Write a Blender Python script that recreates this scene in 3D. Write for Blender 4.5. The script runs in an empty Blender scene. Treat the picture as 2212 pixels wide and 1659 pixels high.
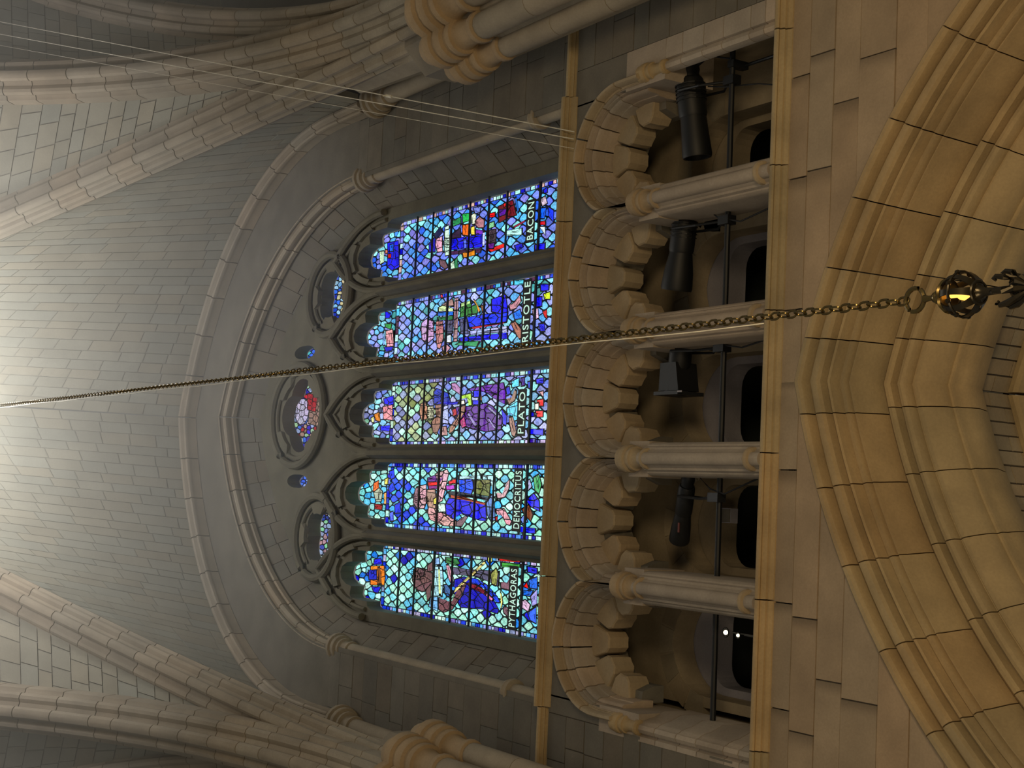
import bpy, math, random
import numpy as np
from mathutils import Matrix, Vector
from mathutils.geometry import tessellate_polygon
random.seed(7); RNG = np.random.default_rng(7)
PI = math.pi
scene = bpy.context.scene
COL = scene.collection

# ------------------------------------------------------------------ camera, world, light, exposure
FOC = 3200.0                                     # focal length in pixels of the 2212 px wide frame
EYE = np.array([0.0, 0.0, 1.6])
_up = np.array([-150.0, 2006.0, FOC]); _up /= np.linalg.norm(_up)
_L = (FOC * FOC - 158000) / 242
_r = np.array([_L, -(79 + .046 * _L), FOC]); _r -= _up * (_r @ _up); _r /= np.linalg.norm(_r)
_Z = np.array([_up[0], _up[1], -_up[2]]); _X = np.array([_r[0], _r[1], -_r[2]]); _Y = np.cross(_Z, _X)
MW = np.stack([_X, _Y, _Z])                      # upright camera axes (right, up, back) -> world
right, upv, back = MW[:, 0], MW[:, 1], MW[:, 2]
cam_d = bpy.data.cameras.new('camera')
cam_d.sensor_fit = 'HORIZONTAL'; cam_d.sensor_width = 36.0
cam_d.lens = FOC / 2212 * 36.0
cam_d.clip_end = 200
cam = bpy.data.objects.new('camera', cam_d); COL.objects.link(cam)
m = Matrix.Identity(4)                           # the phone was held sideways: picture left is up
for i in range(3):
    m[i][0] = -upv[i]; m[i][1] = right[i]; m[i][2] = back[i]; m[i][3] = EYE[i]
cam.matrix_world = m
scene.camera = cam
vs = scene.view_settings
scene.display_settings.display_device = 'sRGB'
vs.view_transform = 'Standard'; vs.look = 'None'; vs.gamma = 1.0; vs.use_curve_mapping = False
vs.exposure = 0.0

def lin(h):
    h = h.lstrip('#'); o = []
    for i in (0, 2, 4):
        c = int(h[i:i + 2], 16) / 255
        o.append(c / 12.92 if c <= .04045 else ((c + .055) / 1.055) ** 2.4)
    return o

world = bpy.data.worlds.new('world'); scene.world = world; world.use_nodes = True
wb = world.node_tree.nodes['Background']
wb.inputs[0].default_value = (.86, .84, .76, 1); wb.inputs[1].default_value = 0.16

def area(name, loc, target, size, power, color, spread=PI):
    d = bpy.data.lights.new(name, 'AREA'); d.shape = 'DISK'; d.size = size; d.energy = power; d.color = color; d.spread = spread
    o = bpy.data.objects.new(name, d); COL.objects.link(o); o.location = loc
    o.rotation_euler = (Vector(target) - Vector(loc)).to_track_quat('-Z', 'Y').to_euler()
    return o
def point(name, loc, power, color, r=.1):
    d = bpy.data.lights.new(name, 'POINT'); d.energy = power; d.color = color; d.shadow_soft_size = r
    o = bpy.data.objects.new(name, d); COL.objects.link(o); o.location = loc
    return o
area('assumed_nave_light', (4.6, .5, 3.2), (2.5, 10, 11.5), 2.5, 400, (1, .75, .43))  # assumed unseen lamp, inferred from the warm light on the lower wall
area('assumed_nave_light', (-2.6, 1.5, 3.2), (-.3, 10, 12.5), 2.5, 155, (1, .78, .49))  # another assumed lamp, likewise out of view
area('added_vault_light', (1.3, .4, 23.5), (1.4, 1.6, 31), 2.0, 1500, (1, .95, .87))  # unseen area light, added to brighten the vault
point('added_crown_light', (1.15, 4.7, 28.1), 620, (1, .97, .84), .4)  # unseen point light without fixture, added to make the glow under the crown

# ------------------------------------------------------------------ measuring helpers
def project(P):
    c = MW.T @ (np.asarray(P, float) - EYE)
    return 1106 - FOC * c[1] / -c[2], 1659 - (829.5 + FOC * c[0] / -c[2])

# ------------------------------------------------------------------ materials
def new_mat(name):
    mt = bpy.data.materials.new(name); mt.use_nodes = True
    nt = mt.node_tree
    return mt, nt, nt.nodes['Principled BSDF'], nt.nodes.new, nt.links.new
def stone_mat(name, base, var=.22, rough=.88, bump=.25, scale=2.2, stain=0.0):
    mt, nt, bs, N, Lk = new_mat(name)
    oi = N('ShaderNodeObjectInfo'); tc = N('ShaderNodeTexCoord')
    n1 = N('ShaderNodeTexNoise'); n1.inputs['Scale'].default_value = scale; n1.inputs['Detail'].default_value = 5
    n2 = N('ShaderNodeTexNoise'); n2.inputs['Scale'].default_value = 38; n2.inputs['Detail'].default_value = 3
    Lk(tc.outputs['Object'], n1.inputs['Vector']); Lk(tc.outputs['Object'], n2.inputs['Vector'])
    r1 = N('ShaderNodeMapRange'); r1.inputs['From Min'].default_value = .3; r1.inputs['From Max'].default_value = .7
    r1.inputs['To Min'].default_value = 1 - var; r1.inputs['To Max'].default_value = 1 + var
    Lk(n1.outputs['Fac'], r1.inputs['Value'])
    m1 = N('ShaderNodeMix'); m1.data_type = 'RGBA'; m1.blend_type = 'MULTIPLY'; m1.inputs[0].default_value = 1
    m1.inputs[6].default_value = (*lin(base), 1); Lk(oi.outputs['Color'], m1.inputs[7])
    m2 = N('ShaderNodeMix'); m2.data_type = 'RGBA'; m2.blend_type = 'MULTIPLY'; m2.inputs[0].default_value = 1
    Lk(m1.outputs[2], m2.inputs[6]); Lk(r1.outputs[0], m2.inputs[7])
    r2 = N('ShaderNodeMapRange'); r2.inputs['To Min'].default_value = .86; r2.inputs['To Max'].default_value = 1.14
    Lk(n2.outputs['Fac'], r2.inputs['Value'])
    m3 = N('ShaderNodeMix'); m3.data_type = 'RGBA'; m3.blend_type = 'MULTIPLY'; m3.inputs[0].default_value = 1
    Lk(m2.outputs[2], m3.inputs[6]); Lk(r2.outputs[0], m3.inputs[7])
    col = m3.outputs[2]
    if stain:                                    # soot gathered at one end of each block, along the joint
        sx = N('ShaderNodeSeparateXYZ'); Lk(tc.outputs['Generated'], sx.inputs[0])
        ad = N('ShaderNodeMath'); ad.operation = 'MULTIPLY_ADD'; ad.inputs[1].default_value = .16; Lk(n1.outputs['Fac'], ad.inputs[0]); Lk(sx.outputs[0], ad.inputs[2])
        rs = N('ShaderNodeMapRange'); rs.interpolation_type = 'SMOOTHSTEP'
        rs.inputs['From Min'].default_value = .96; rs.inputs['From Max'].default_value = 1.09; rs.inputs['To Min'].default_value = 1; rs.inputs['To Max'].default_value = 1 - stain
        Lk(ad.outputs[0], rs.inputs['Value'])
        m4 = N('ShaderNodeMix'); m4.data_type = 'RGBA'; m4.blend_type = 'MULTIPLY'; m4.inputs[0].default_value = 1
        Lk(col, m4.inputs[6]); Lk(rs.outputs[0], m4.inputs[7]); col = m4.outputs[2]
    Lk(col, bs.inputs['Base Color'])
    bs.inputs['Roughness'].default_value = rough
    b = N('ShaderNodeBump'); b.inputs['Strength'].default_value = bump; b.inputs['Distance'].default_value = .01
    Lk(n2.outputs['Fac'], b.inputs['Height']); Lk(b.outputs[0], bs.inputs['Normal'])
    return mt
def plain(name, base, rough=.6, metal=0.0):
    mt, nt, bs, N, Lk = new_mat(name)
    n = N('ShaderNodeTexNoise'); n.inputs['Scale'].default_value = 30
    tc = N('ShaderNodeTexCoord'); Lk(tc.outputs['Object'], n.inputs['Vector'])
    r = N('ShaderNodeMapRange'); r.inputs['To Min'].default_value = .75; r.inputs['To Max'].default_value = 1.25
    Lk(n.outputs['Fac'], r.inputs['Value'])
    mx = N('ShaderNodeMix'); mx.data_type = 'RGBA'; mx.blend_type = 'MULTIPLY'; mx.inputs[0].default_value = 1
    mx.inputs[6].default_value = (*lin(base), 1); Lk(r.outputs[0], mx.inputs[7]); Lk(mx.outputs[2], bs.inputs['Base Color'])
    bs.inputs['Roughness'].default_value = rough; bs.inputs['Metallic'].default_value = metal
    return mt
def emit(name, color, strength):
    mt, nt, bs, N, Lk = new_mat(name)
    bs.inputs['Base Color'].default_value = (.02, .02, .02, 1)
    bs.inputs['Emission Color'].default_value = (*color, 1); bs.inputs['Emission Strength'].default_value = strength
    return mt
def glass_mat(name, attr):
    mt, nt, bs, N, Lk = new_mat(name)
    if attr:
        c = N('ShaderNodeAttribute'); c.attribute_name = 'tint'; src = c.outputs['Color']
    else:
        c = N('ShaderNodeObjectInfo'); src = c.outputs['Color']
    tc = N('ShaderNodeTexCoord'); mp = N('ShaderNodeMapping'); mp.inputs['Scale'].default_value = (1, 1, .5)
    Lk(tc.outputs['Object'], mp.inputs['Vector'])
    n = N('ShaderNodeTexNoise'); n.inputs['Scale'].default_value = 26; n.inputs['Detail'].default_value = 3; n.inputs['Distortion'].default_value = 1.2
    Lk(mp.outputs[0], n.inputs['Vector'])
    r = N('ShaderNodeMapRange'); r.inputs['From Min'].default_value = .3; r.inputs['From Max'].default_value = .62
    r.inputs['To Min'].default_value = .5; r.inputs['To Max'].default_value = 1.15; Lk(n.outputs['Fac'], r.inputs['Value'])
    # fine dark paint strokes fired on the glass
    n2 = N('ShaderNodeTexNoise'); n2.inputs['Scale'].default_value = 17; n2.inputs['Detail'].default_value = 2; n2.inputs['Distortion'].default_value = 2.2
    Lk(mp.outputs[0], n2.inputs['Vector'])
    a = N('ShaderNodeMath'); a.operation = 'SUBTRACT'; a.inputs[1].default_value = .5; Lk(n2.outputs['Fac'], a.inputs[0])
    b = N('ShaderNodeMath'); b.operation = 'ABSOLUTE'; Lk(a.outputs[0], b.inputs[0])
    r2 = N('ShaderNodeMapRange'); r2.inputs['From Max'].default_value = .03; r2.inputs['To Min'].default_value = .38; Lk(b.outputs[0], r2.inputs['Value'])
    mm = N('ShaderNodeMath'); mm.operation = 'MULTIPLY'; Lk(r.outputs[0], mm.inputs[0]); Lk(r2.outputs[0], mm.inputs[1])
    m1 = N('ShaderNodeMix'); m1.data_type = 'RGBA'; m1.blend_type = 'MULTIPLY'; m1.inputs[0].default_value = 1
    Lk(src, m1.inputs[6]); Lk(mm.outputs[0], m1.inputs[7])
    bs.inputs['Base Color'].default_value = (.02, .02, .03, 1); bs.inputs['Roughness'].default_value = .35
    Lk(m1.outputs[2], bs.inputs['Emission Color']); bs.inputs['Emission Strength'].default_value = 1.5
    return mt
LIME = stone_mat('warm_limestone', 'aa946e', var=.16)
TRIF = stone_mat('grey_limestone', 'a59888', var=.14)
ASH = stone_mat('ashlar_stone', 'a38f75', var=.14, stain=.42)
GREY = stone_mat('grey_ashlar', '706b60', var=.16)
TRAC = stone_mat('tracery_stone', '646052', var=.18)
RIB = stone_mat('vault_rib_stone', '9c917e', var=.14)
WEB = stone_mat('vault_web_stone', '939080', var=.1)
MORT = stone_mat('mortar', '544c42', var=.1)
WMORT = stone_mat('web_mortar', '7c786e', var=.1)
PASS = stone_mat('passage_stone', '9a8d76', var=.2)
TAN = stone_mat('tan_limestone', 'a69478', var=.15)
PLAST = stone_mat('passage_plaster', '9896a0', var=.1)
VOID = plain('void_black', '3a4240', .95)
LEAD = plain('lead_came', '0c0d10', .6)
BLACK = plain('black_metal', '101214', .55)
DARKIRON = plain('dark_iron', '25272a', .5, .3)
BRASS = plain('aged_brass', '7a6840', .22, .95)
BRONZE = plain('dark_bronze', '3a3428', .3, .8)
STEEL = plain('bright_steel_wire', 'ded8c4', .4, .0)
CABLE = plain('black_cable', '121316', .7)
GLASS = glass_mat('stained_glass', False)
GLASSF = glass_mat('stained_glass_small', True)
LETTER = emit('pale_lettering_glass', lin('c8f0dc'), 1.0)
AMBER = emit('amber_bulb', (1, .45, .08), 2.2)
BULB = emit('white_bulb', (1, .86, .58), 4.0)
RED = plain('red_label', '6e3a38', .6)

# ------------------------------------------------------------------ object helpers
def smooth(me, ang=.55):
    me.polygons.foreach_set('use_smooth', [True] * len(me.polygons)); me.set_sharp_from_angle(angle=ang)
def obj(name, V, F, mat, parent=None, sm=False, tint=None, kind=None):
    me = bpy.data.meshes.new(name); me.from_pydata([tuple(map(float, v)) for v in V], [], [tuple(f) for f in F]); me.materials.append(mat)
    if sm: smooth(me)
    o = bpy.data.objects.new(name, me); COL.objects.link(o)
    if parent is not None:
        o.parent = parent; o.matrix_parent_inverse = Matrix.Translation(-parent.location)
    if tint is not None: o.color = (*tint, 1)
    if kind: o['kind'] = kind
    return o
def tag(o, label, cat, group=None, kind=None):
    o['label'] = label; o['category'] = cat
    if group: o['group'] = group
    if kind: o['kind'] = kind
    return o
def thing(name, label, cat, loc=(0, 0, 0), group=None, kind=None):
    o = bpy.data.objects.new(name, None); COL.objects.link(o); o.location = loc; o.empty_display_size = .1
    return tag(o, label, cat, group, kind)
def tnt(a=.1, warm=.04):
    k = 1 + random.uniform(-a, a); w = random.uniform(-warm, warm)
    return (k * (1 + w), k, k * (1 - w))
class MB:
    def __init__(s): s.V = []; s.F = []
    def add(s, V, F):
        n = len(s.V); s.V += list(V); s.F += [tuple(i + n for i in f) for f in F]; return s
def hexa(c):                                     # 8 corners: 0-3 front ring, 4-7 back ring
    return c, [(0, 1, 2, 3), (7, 6, 5, 4), (0, 4, 5, 1), (1, 5, 6, 2), (2, 6, 7, 3), (3, 7, 4, 0)]
def box(x0, x1, y0, y1, z0, z1):
    return hexa([(x0, y0, z0), (x1, y0, z0), (x1, y0, z1), (x0, y0, z1), (x0, y1, z0), (x1, y1, z0), (x1, y1, z1), (x0, y1, z1)])
def loft(rings, closed=False, caps=True):
    n = len(rings[0]); V = [p for r in rings for p in r]; F = []
    k = len(rings); last = k if closed else k - 1
    for i in range(last):
        a = i * n; b = ((i + 1) % k) * n
        for j in range(n):
            q = (j + 1) % n; F.append((a + j, a + q, b + q, b + j))
    if caps and not closed:
        F.append(tuple(range(n - 1, -1, -1))); F.append(tuple(range((k - 1) * n, k * n)))
    return V, F
def lathe(cx, cy, prof, n=14, phase=0.0):
    return loft([[(cx + r * math.cos(phase + 2 * PI * j / n), cy + r * math.sin(phase + 2 * PI * j / n), z) for j in range(n)] for r, z in prof])
def tube(pts, r, n=6, closed=False):
    P = [np.array(p, float) for p in pts]; rings = []
    for i, p in enumerate(P):
        a = P[i - 1] if (i > 0 or closed) else P[i]; b = P[(i + 1) % len(P)] if (i < len(P) - 1 or closed) else P[i]
        t = b - a; t /= (np.linalg.norm(t) + 1e-9)
        h = np.array([0, 0, 1.0]) if abs(t[2]) < .9 else np.array([1.0, 0, 0])
        u = np.cross(t, h); u /= np.linalg.norm(u); w = np.cross(t, u)
        rr = r[i] if isinstance(r, (list, tuple)) else r
        rings.append([p + rr * (math.cos(2 * PI * j / n) * u + math.sin(2 * PI * j / n) * w) for j in range(n)])
    return loft(rings, closed)

class Arch:                                      # pointed arch in a plane y = const: two arcs meeting at the apex
    def __init__(s, xc, z0, half, apex=None, R=None, e=None):
        s.xc, s.z0 = xc, z0
        if R is None:
            h = apex - z0; R = (half * half + h * h) / (2 * half); e = R - half
        s.R, s.e = R, e
    def pt(s, t, d=0.0):                         # t -1 left springing, 0 apex, 1 right springing, beyond: stilt; d inward
        R = s.R - d; fm = math.acos(max(-1, min(1, s.e / R))); a = abs(t)
        sg = 1 if t >= 0 else -1
        if a <= 1:
            f = fm * (1 - a); x = -s.e + R * math.cos(f); z = s.z0 + R * math.sin(f)
        else:
            x = R - s.e; z = s.z0 - (a - 1) * s.R * fm
        return s.xc + sg * x, z
    def t_of_dx(s, dx):
        a = abs(dx); f = math.acos(min(1, (a + s.e) / s.R)); fm = math.acos(s.e / s.R)
        return math.copysign(1 - f / fm, dx)
def arch_stone(A, prof, t0, t1, nseg, clamp=None):
    rings = []
    ts = [t0 + (t1 - t0) * i / nseg for i in range(nseg + 1)]
    if t0 < 0 < t1: ts = sorted(set(ts + [0.0]))
    for t in ts:
        ring = []
        for d, y in prof:
            x, z = A.pt(t, d)
            if clamp: x = max(clamp[0], min(clamp[1], x))
            ring.append((x, y, z))
        rings.append(ring)
    return loft(rings)

# courses of cut stones on a ruled surface between two curves
def courses(parent, Af, Bf, ts, length, th, mat, inside, gap=.014, name='stone', limit=300, mortar=MORT, var=.09, minpx=70, ycut=None):
    cand = []; rest = MB(); mo = []
    inside = np.array(inside, float)
    off = 0.0
    for i in range(len(ts) - 1):
        a0, a1, b0, b1 = (np.array(Af(ts[i])), np.array(Af(ts[i + 1])), np.array(Bf(ts[i])), np.array(Bf(ts[i + 1])))
        Ln = .5 * (np.linalg.norm(b0 - a0) + np.linalg.norm(b1 - a1)); Hc = .5 * (np.linalg.norm(a1 - a0) + np.linalg.norm(b1 - b0))
        nrm = np.cross(a1 - a0 + b1 - b0, b0 - a0 + b1 - a1)
        ln = np.linalg.norm(nrm)
        if ln < 1e-9 or Ln < .05: continue
        nrm /= ln
        if nrm @ (inside - .25 * (a0 + a1 + b0 + b1)) > 0: nrm = -nrm
        cuts = [0.0]; x = length * random.uniform(.35, 1.0)
        while x < Ln - .3 * length: cuts.append(x / Ln); x += length * random.uniform(.75, 1.35)
        cuts.append(1.0)
        lerp = lambda u, v: (a0 * (1 - u) + b0 * u) * (1 - v) + (a1 * (1 - u) + b1 * u) * v
        gu = gap / Ln / 2; gv = min(.35, gap / max(Hc, .01) / 2)
        for c in range(len(cuts) - 1):
            u0, u1 = cuts[c] + gu, cuts[c + 1] - gu
            if u1 - u0 < .3 * gu: continue
            pr = nrm * random.uniform(-.004, .004)
            q = [lerp(u0, gv) + pr, lerp(u1, gv) + pr, lerp(u1, 1 - gv) + pr, lerp(u0, 1 - gv) + pr]
            px = [project(p) for p in q]
            ar = abs(sum(px[k][0] * px[(k + 1) % 4][1] - px[(k + 1) % 4][0] * px[k][1] for k in range(4))) / 2
            ctr = np.mean(px, axis=0)
            vis = -40 < ctr[0] < 2252 and -40 < ctr[1] < 1700
            cand.append((ar if vis else 0, q + [p + nrm * th for p in q]))
        mo.append([a0 + nrm * (gap * .9), b0 + nrm * (gap * .9), b1 + nrm * (gap * .9), a1 + nrm * (gap * .9)])
    cand.sort(key=lambda c: -c[0])
    k = 0
    for ar, c in cand:
        V, F = hexa(c)
        if ar > minpx and k < limit:
            obj(name, V, F, mat, parent, tint=tnt(var, .05)); k += 1
        else: rest.add(V, F)
    if rest.V: obj(name + '_fill', rest.V, rest.F, mat, parent, kind='stuff')
    if mortar is not None:
        mb = MB()
        for q in mo: mb.add(q, [(0, 1, 2, 3)])
        obj('mortar', mb.V, mb.F, mortar, parent)
def steps(a, b, d, j=.0):
    n = max(1, round(abs(b - a) / d)); out = [a + (b - a) * i / n for i in range(n + 1)]
    for i in range(1, n): out[i] += (b - a) / n * random.uniform(-j, j)
    return out
# ================================================================== the bay
XC = 1.265                                       # centre line of the bay
PX = 4.985                                       # half bay: pier centre from the centre line
NAVE = Arch(XC, 5.83, 0, R=6.77, e=1.65)         # pointed arch of the arcade

# ---------------- spandrel wall between the arcade arch and the string course
spandrel = thing('wall_back', 'smooth warm ashlar wall between the big pointed arch and the lower string course', 'wall', (XC, 10, 9), kind='structure')
rows = [12.72, 12.36, 12.02, 11.68, 11.22, 10.84, 10.44, 10.0, 9.6, 9.2, 8.8]
mo = MB()
for r in range(len(rows) - 1):
    z1, z0 = rows[r], rows[r + 1]
    for sg in (-1, 1):
        def xe(z):
            q = NAVE.R ** 2 - (z - NAVE.z0) ** 2
            return max(0.0, math.sqrt(q) - NAVE.e) if q > NAVE.e ** 2 else 0.0
        e0, e1 = xe(z0), xe(z1)
        if e0 > 6.4: continue
        x = e0; first = True; g = .005
        w = random.uniform(.5, 1.2)
        while x < 6.6:
            nx = x + w
            b0, b1 = (max(0, e0 - .15), max(0, e1 - .15)) if first else (x + .007, x + .007)
            nx = max(nx, e0 + .35)
            c = [(XC + sg * b0, 10, z0 + g), (XC + sg * (nx - .007), 10, z0 + g), (XC + sg * (nx - .007), 10, z1 - g), (XC + sg * b1, 10, z1 - g)]
            pr = random.uniform(-.005, .005)
            V, F = hexa([(a, 10 + pr, b) for a, _, b in c] + [(a, 10.3, b) for a, _, b in c])
            obj('stone', V, F, ASH, spandrel, tint=tnt(.06, .04))
            x = nx; first = False; w = random.uniform(1.0, 1.55)
for sg in (-1, 1):
    for i in range(40):
        ta, tb = NAVE.pt(sg * i / 40), NAVE.pt(sg * (i + 1) / 40)
        mo.add([(ta[0], 10.02, ta[1]), (ta[0], 10.02, 12.75), (tb[0], 10.02, 12.75), (tb[0], 10.02, tb[1])], [(0, 1, 2, 3)])
    a = NAVE.pt(sg)[0]
    mo.add([(a, 10.02, 5), (a, 10.02, 12.75), (XC + sg * 6.6, 10.02, 12.75), (XC + sg * 6.6, 10.02, 5)], [(0, 1, 2, 3)])
obj('mortar', mo.V, mo.F, MORT, spandrel)

# ---------------- the arcade arch: two moulded orders of voussoirs
nave_arch = thing('arcade_arch', 'big pointed arcade arch with two deeply moulded orders under the ashlar wall', 'arch', (XC, 10.5, 6))
O1 = [(0, 10.28), (0, 9.98), (.015, 9.945), (.045, 9.92), (.085, 9.92), (.115, 9.94), (.125, 9.965), (.125, 10.06), (.14, 10.075), (.155, 10.06), (.16, 10.02), (.185, 9.99), (.225, 9.98), (.265, 9.99), (.285, 10.02), (.288, 10.11), (.303, 10.125), (.315, 10.11), (.32, 10.075), (.338, 10.06), (.355, 10.075), (.36, 10.19), (.372, 10.21), (.384, 10.2), (.388, 10.175), (.43, 10.175), (.438, 10.2), (.44, 10.245), (.452, 10.25), (.46, 10.225), (.472, 10.225), (.478, 10.25), (.485, 10.30), (.515, 10.38), (.55, 10.48), (.562, 10.56), (.565, 10.75), (.3, 10.75)]
O2 = [(.40, 10.78), (.568, 10.6), (.585, 10.55), (.615, 10.525), (.65, 10.525), (.672, 10.55), (.675, 10.64), (.69, 10.655), (.705, 10.64), (.71, 10.6), (.735, 10.575), (.77, 10.57), (.80, 10.585), (.812, 10.61), (.814, 10.69), (.828, 10.70), (.838, 10.675), (.85, 10.675), (.88, 10.68), (.94, 10.735), (1.0, 10.82), (1.022, 10.87), (1.024, 10.935), (1.04, 10.945), (1.06, 10.945), (1.066, 10.97), (1.068, 11.03), (1.085, 11.06), (1.10, 11.1), (1.112, 11.2), (1.0, 11.45), (.5, 11.45)]
jx = [-4.98, -4.75, -4.4, -3.9, -3.15, -2.5, -1.77, -1.05, -.33, .42, 1.09, 1.73, 2.41, 3.13, 3.85, 4.4, 4.75, 4.98]
jt = [NAVE.t_of_dx(v) for v in jx]
for order, sh in ((O1, 0), (O2, .008)):
    for a, b in zip(jt[:-1], jt[1:]):
        V, F = arch_stone(NAVE, order, a + .0007 + sh, b - .0007 + sh, 3)
        obj('voussoir', V, F, LIME, nave_arch, sm=True, tint=tnt(.09, .05))
# aisle vault seen under the arch
aisle = thing('ceiling', 'aisle vault of small warm stones beyond the big pointed arch', 'vault', (XC, 11.6, 10), kind='structure')
IN1, IN2 = .98, .90
for sg in (-1, 1):
    courses(aisle, lambda t: (NAVE.pt(sg * t, .93)[0], 11.2, NAVE.pt(sg * t, .93)[1]), lambda t: (NAVE.pt(sg * t, .88)[0], 12.3, NAVE.pt(sg * t, .88)[1]),
            steps(0, .8, .021, .15), .34, .1, PASS, (XC, 11.6, 6), gap=.018, name='web_stone')
RB = [(.83, 12.5), (.86, 11.98), (.90, 11.94), (.96, 11.93), (1.0, 11.96), (1.02, 12.02), (1.06, 12.1), (1.09, 12.2), (1.0, 12.5)]
arib = thing('aisle_rib', 'moulded aisle vault rib behind the big pointed arch', 'rib', (XC, 12.2, 6))
for i in range(14):
    V, F = arch_stone(NAVE, RB, -.98 + .14 * i + .002, -.98 + .14 * (i + 1) - .002, 2)
    obj('voussoir', V, F, LIME, arib, sm=True, tint=tnt())

# ---------------- straight string courses
def run_x(prof, x0, x1, dy=0.0):
    return loft([[(x, y + dy, z) for y, z in prof] for x in (x0, x1)])
SC = [(10.04, 12.86), (9.905, 12.80), (9.878, 12.77), (9.87, 12.745), (9.873, 12.72), (9.885, 12.708), (9.905, 12.715), (9.915, 12.705), (9.92, 12.685), (9.935, 12.67), (9.945, 12.685), (9.955, 12.68), (9.962, 12.655), (9.975, 12.645), (9.985, 12.62), (10.04, 12.61)]
string = thing('trim_1', 'golden moulded string course running below the triforium openings', 'moulding', (XC, 9.95, 12.7), kind='structure')
xs = [-6.0, -5.4, -3.85, -2.35, -.88, .565, 1.99, 3.46, 4.86, 6.35, 7.2]
for a, b in zip(xs[:-1], xs[1:]):
    V, F = run_x(SC, a + .007, b - .007); obj('moulding_stone', V, F, LIME, string, sm=True, tint=tnt(.12, .07))
CO = [(10.10, 16.78), (9.93, 16.68), (9.87, 16.63), (9.855, 16.60), (9.857, 16.57), (9.875, 16.555), (9.89, 16.575), (9.905, 16.57), (9.925, 16.535), (9.94, 16.55), (9.955, 16.545), (9.965, 16.51), (9.985, 16.46), (10.10, 16.44)]
cornice = thing('trim_2', 'moulded sill course under the stained glass windows', 'moulding', (XC, 9.95, 16.6), kind='structure')
xs = [-6.0, -4.6, -3.9, -2.47, -.92, .52, 1.95, 3.40, 4.96, 5.92]
for i, (a, b) in enumerate(zip(xs[:-1], xs[1:])):
    end = b > 5 or b < -2.4
    V, F = run_x(CO, a + .007, b - .007, .055 if end else 0.0); obj('moulding_stone', V, F, LIME, cornice, sm=True, tint=tnt(.1, .06))

# ---------------- triforium
COLX = [4.84, 3.43, 1.96, .505, -.92, -2.33]
BAYX = [(COLX[i] + COLX[i + 1]) / 2 for i in range(5)]
TA = [Arch(bx, 15.46, 0, R=.90, e=.10) for bx in BAYX]
trifw = thing('wall_back', 'grey ashlar wall around the five small arches of the triforium', 'wall', (XC, 10, 12.7), kind='structure')
sp = MB()
for k, A in enumerate(TA):
    x0, x1 = COLX[k + 1], COLX[k]
    xsn = [x0 + (x1 - x0) * i / 24 for i in range(25)]
    def zt(x):
        dx = abs(x - A.xc)
        return A.z0 + math.sqrt(max(0, (A.R - .03) ** 2 - (dx + A.e) ** 2))
    for a, b in zip(xsn[:-1], xsn[1:]):
        V, F = hexa([(a, 10, zt(a)), (b, 10, zt(b)), (b, 10, 16.5), (a, 10, 16.5), (a, 10.3, zt(a)), (b, 10.3, zt(b)), (b, 10.3, 16.5), (a, 10.3, 16.5)]); sp.add(V, F)
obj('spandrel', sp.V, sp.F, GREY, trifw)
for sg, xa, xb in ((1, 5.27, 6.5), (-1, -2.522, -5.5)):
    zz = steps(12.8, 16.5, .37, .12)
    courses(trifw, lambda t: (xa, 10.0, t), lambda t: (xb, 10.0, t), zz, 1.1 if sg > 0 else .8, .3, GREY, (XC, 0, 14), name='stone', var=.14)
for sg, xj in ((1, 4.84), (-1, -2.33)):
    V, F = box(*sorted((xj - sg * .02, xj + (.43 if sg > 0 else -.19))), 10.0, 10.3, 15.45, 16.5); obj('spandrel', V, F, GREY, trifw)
HOOD = [(0, 10.1), (0, 9.91), (.018, 9.885), (.05, 9.885), (.064, 9.91), (.066, 9.985), (.074, 9.995), (.082, 9.985), (.09, 9.985), (.09, 10.1)]
MAINP = [(.07, 10.2), (.088, 10.0), (.1, 9.995), (.106, 10.01), (.108, 10.045), (.115, 10.05), (.12, 10.04), (.126, 10.04), (.13, 10.08), (.136, 10.085), (.142, 10.07), (.155, 10.065), (.172, 10.085), (.182, 10.13), (.184, 10.20), (.19, 10.225), (.2, 10.225), (.206, 10.25), (.207, 10.30), (.215, 10.34), (.21, 10.5), (.1, 10.5)]
BACKP = [(.17, 10.40), (.30, 10.42), (.36, 10.60), (.36, 10.72), (.17, 10.72)]
ordn = ['first', 'second', 'third', 'fourth', 'fifth']
what = ['framing a fat black spotlight and loose cables', 'framing a hooded black spotlight', 'framing a squared black spotlight',
        'framing a faint tilted spotlight with a red strip', 'holding no spotlight, two lit bulbs glowing inside']
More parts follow.
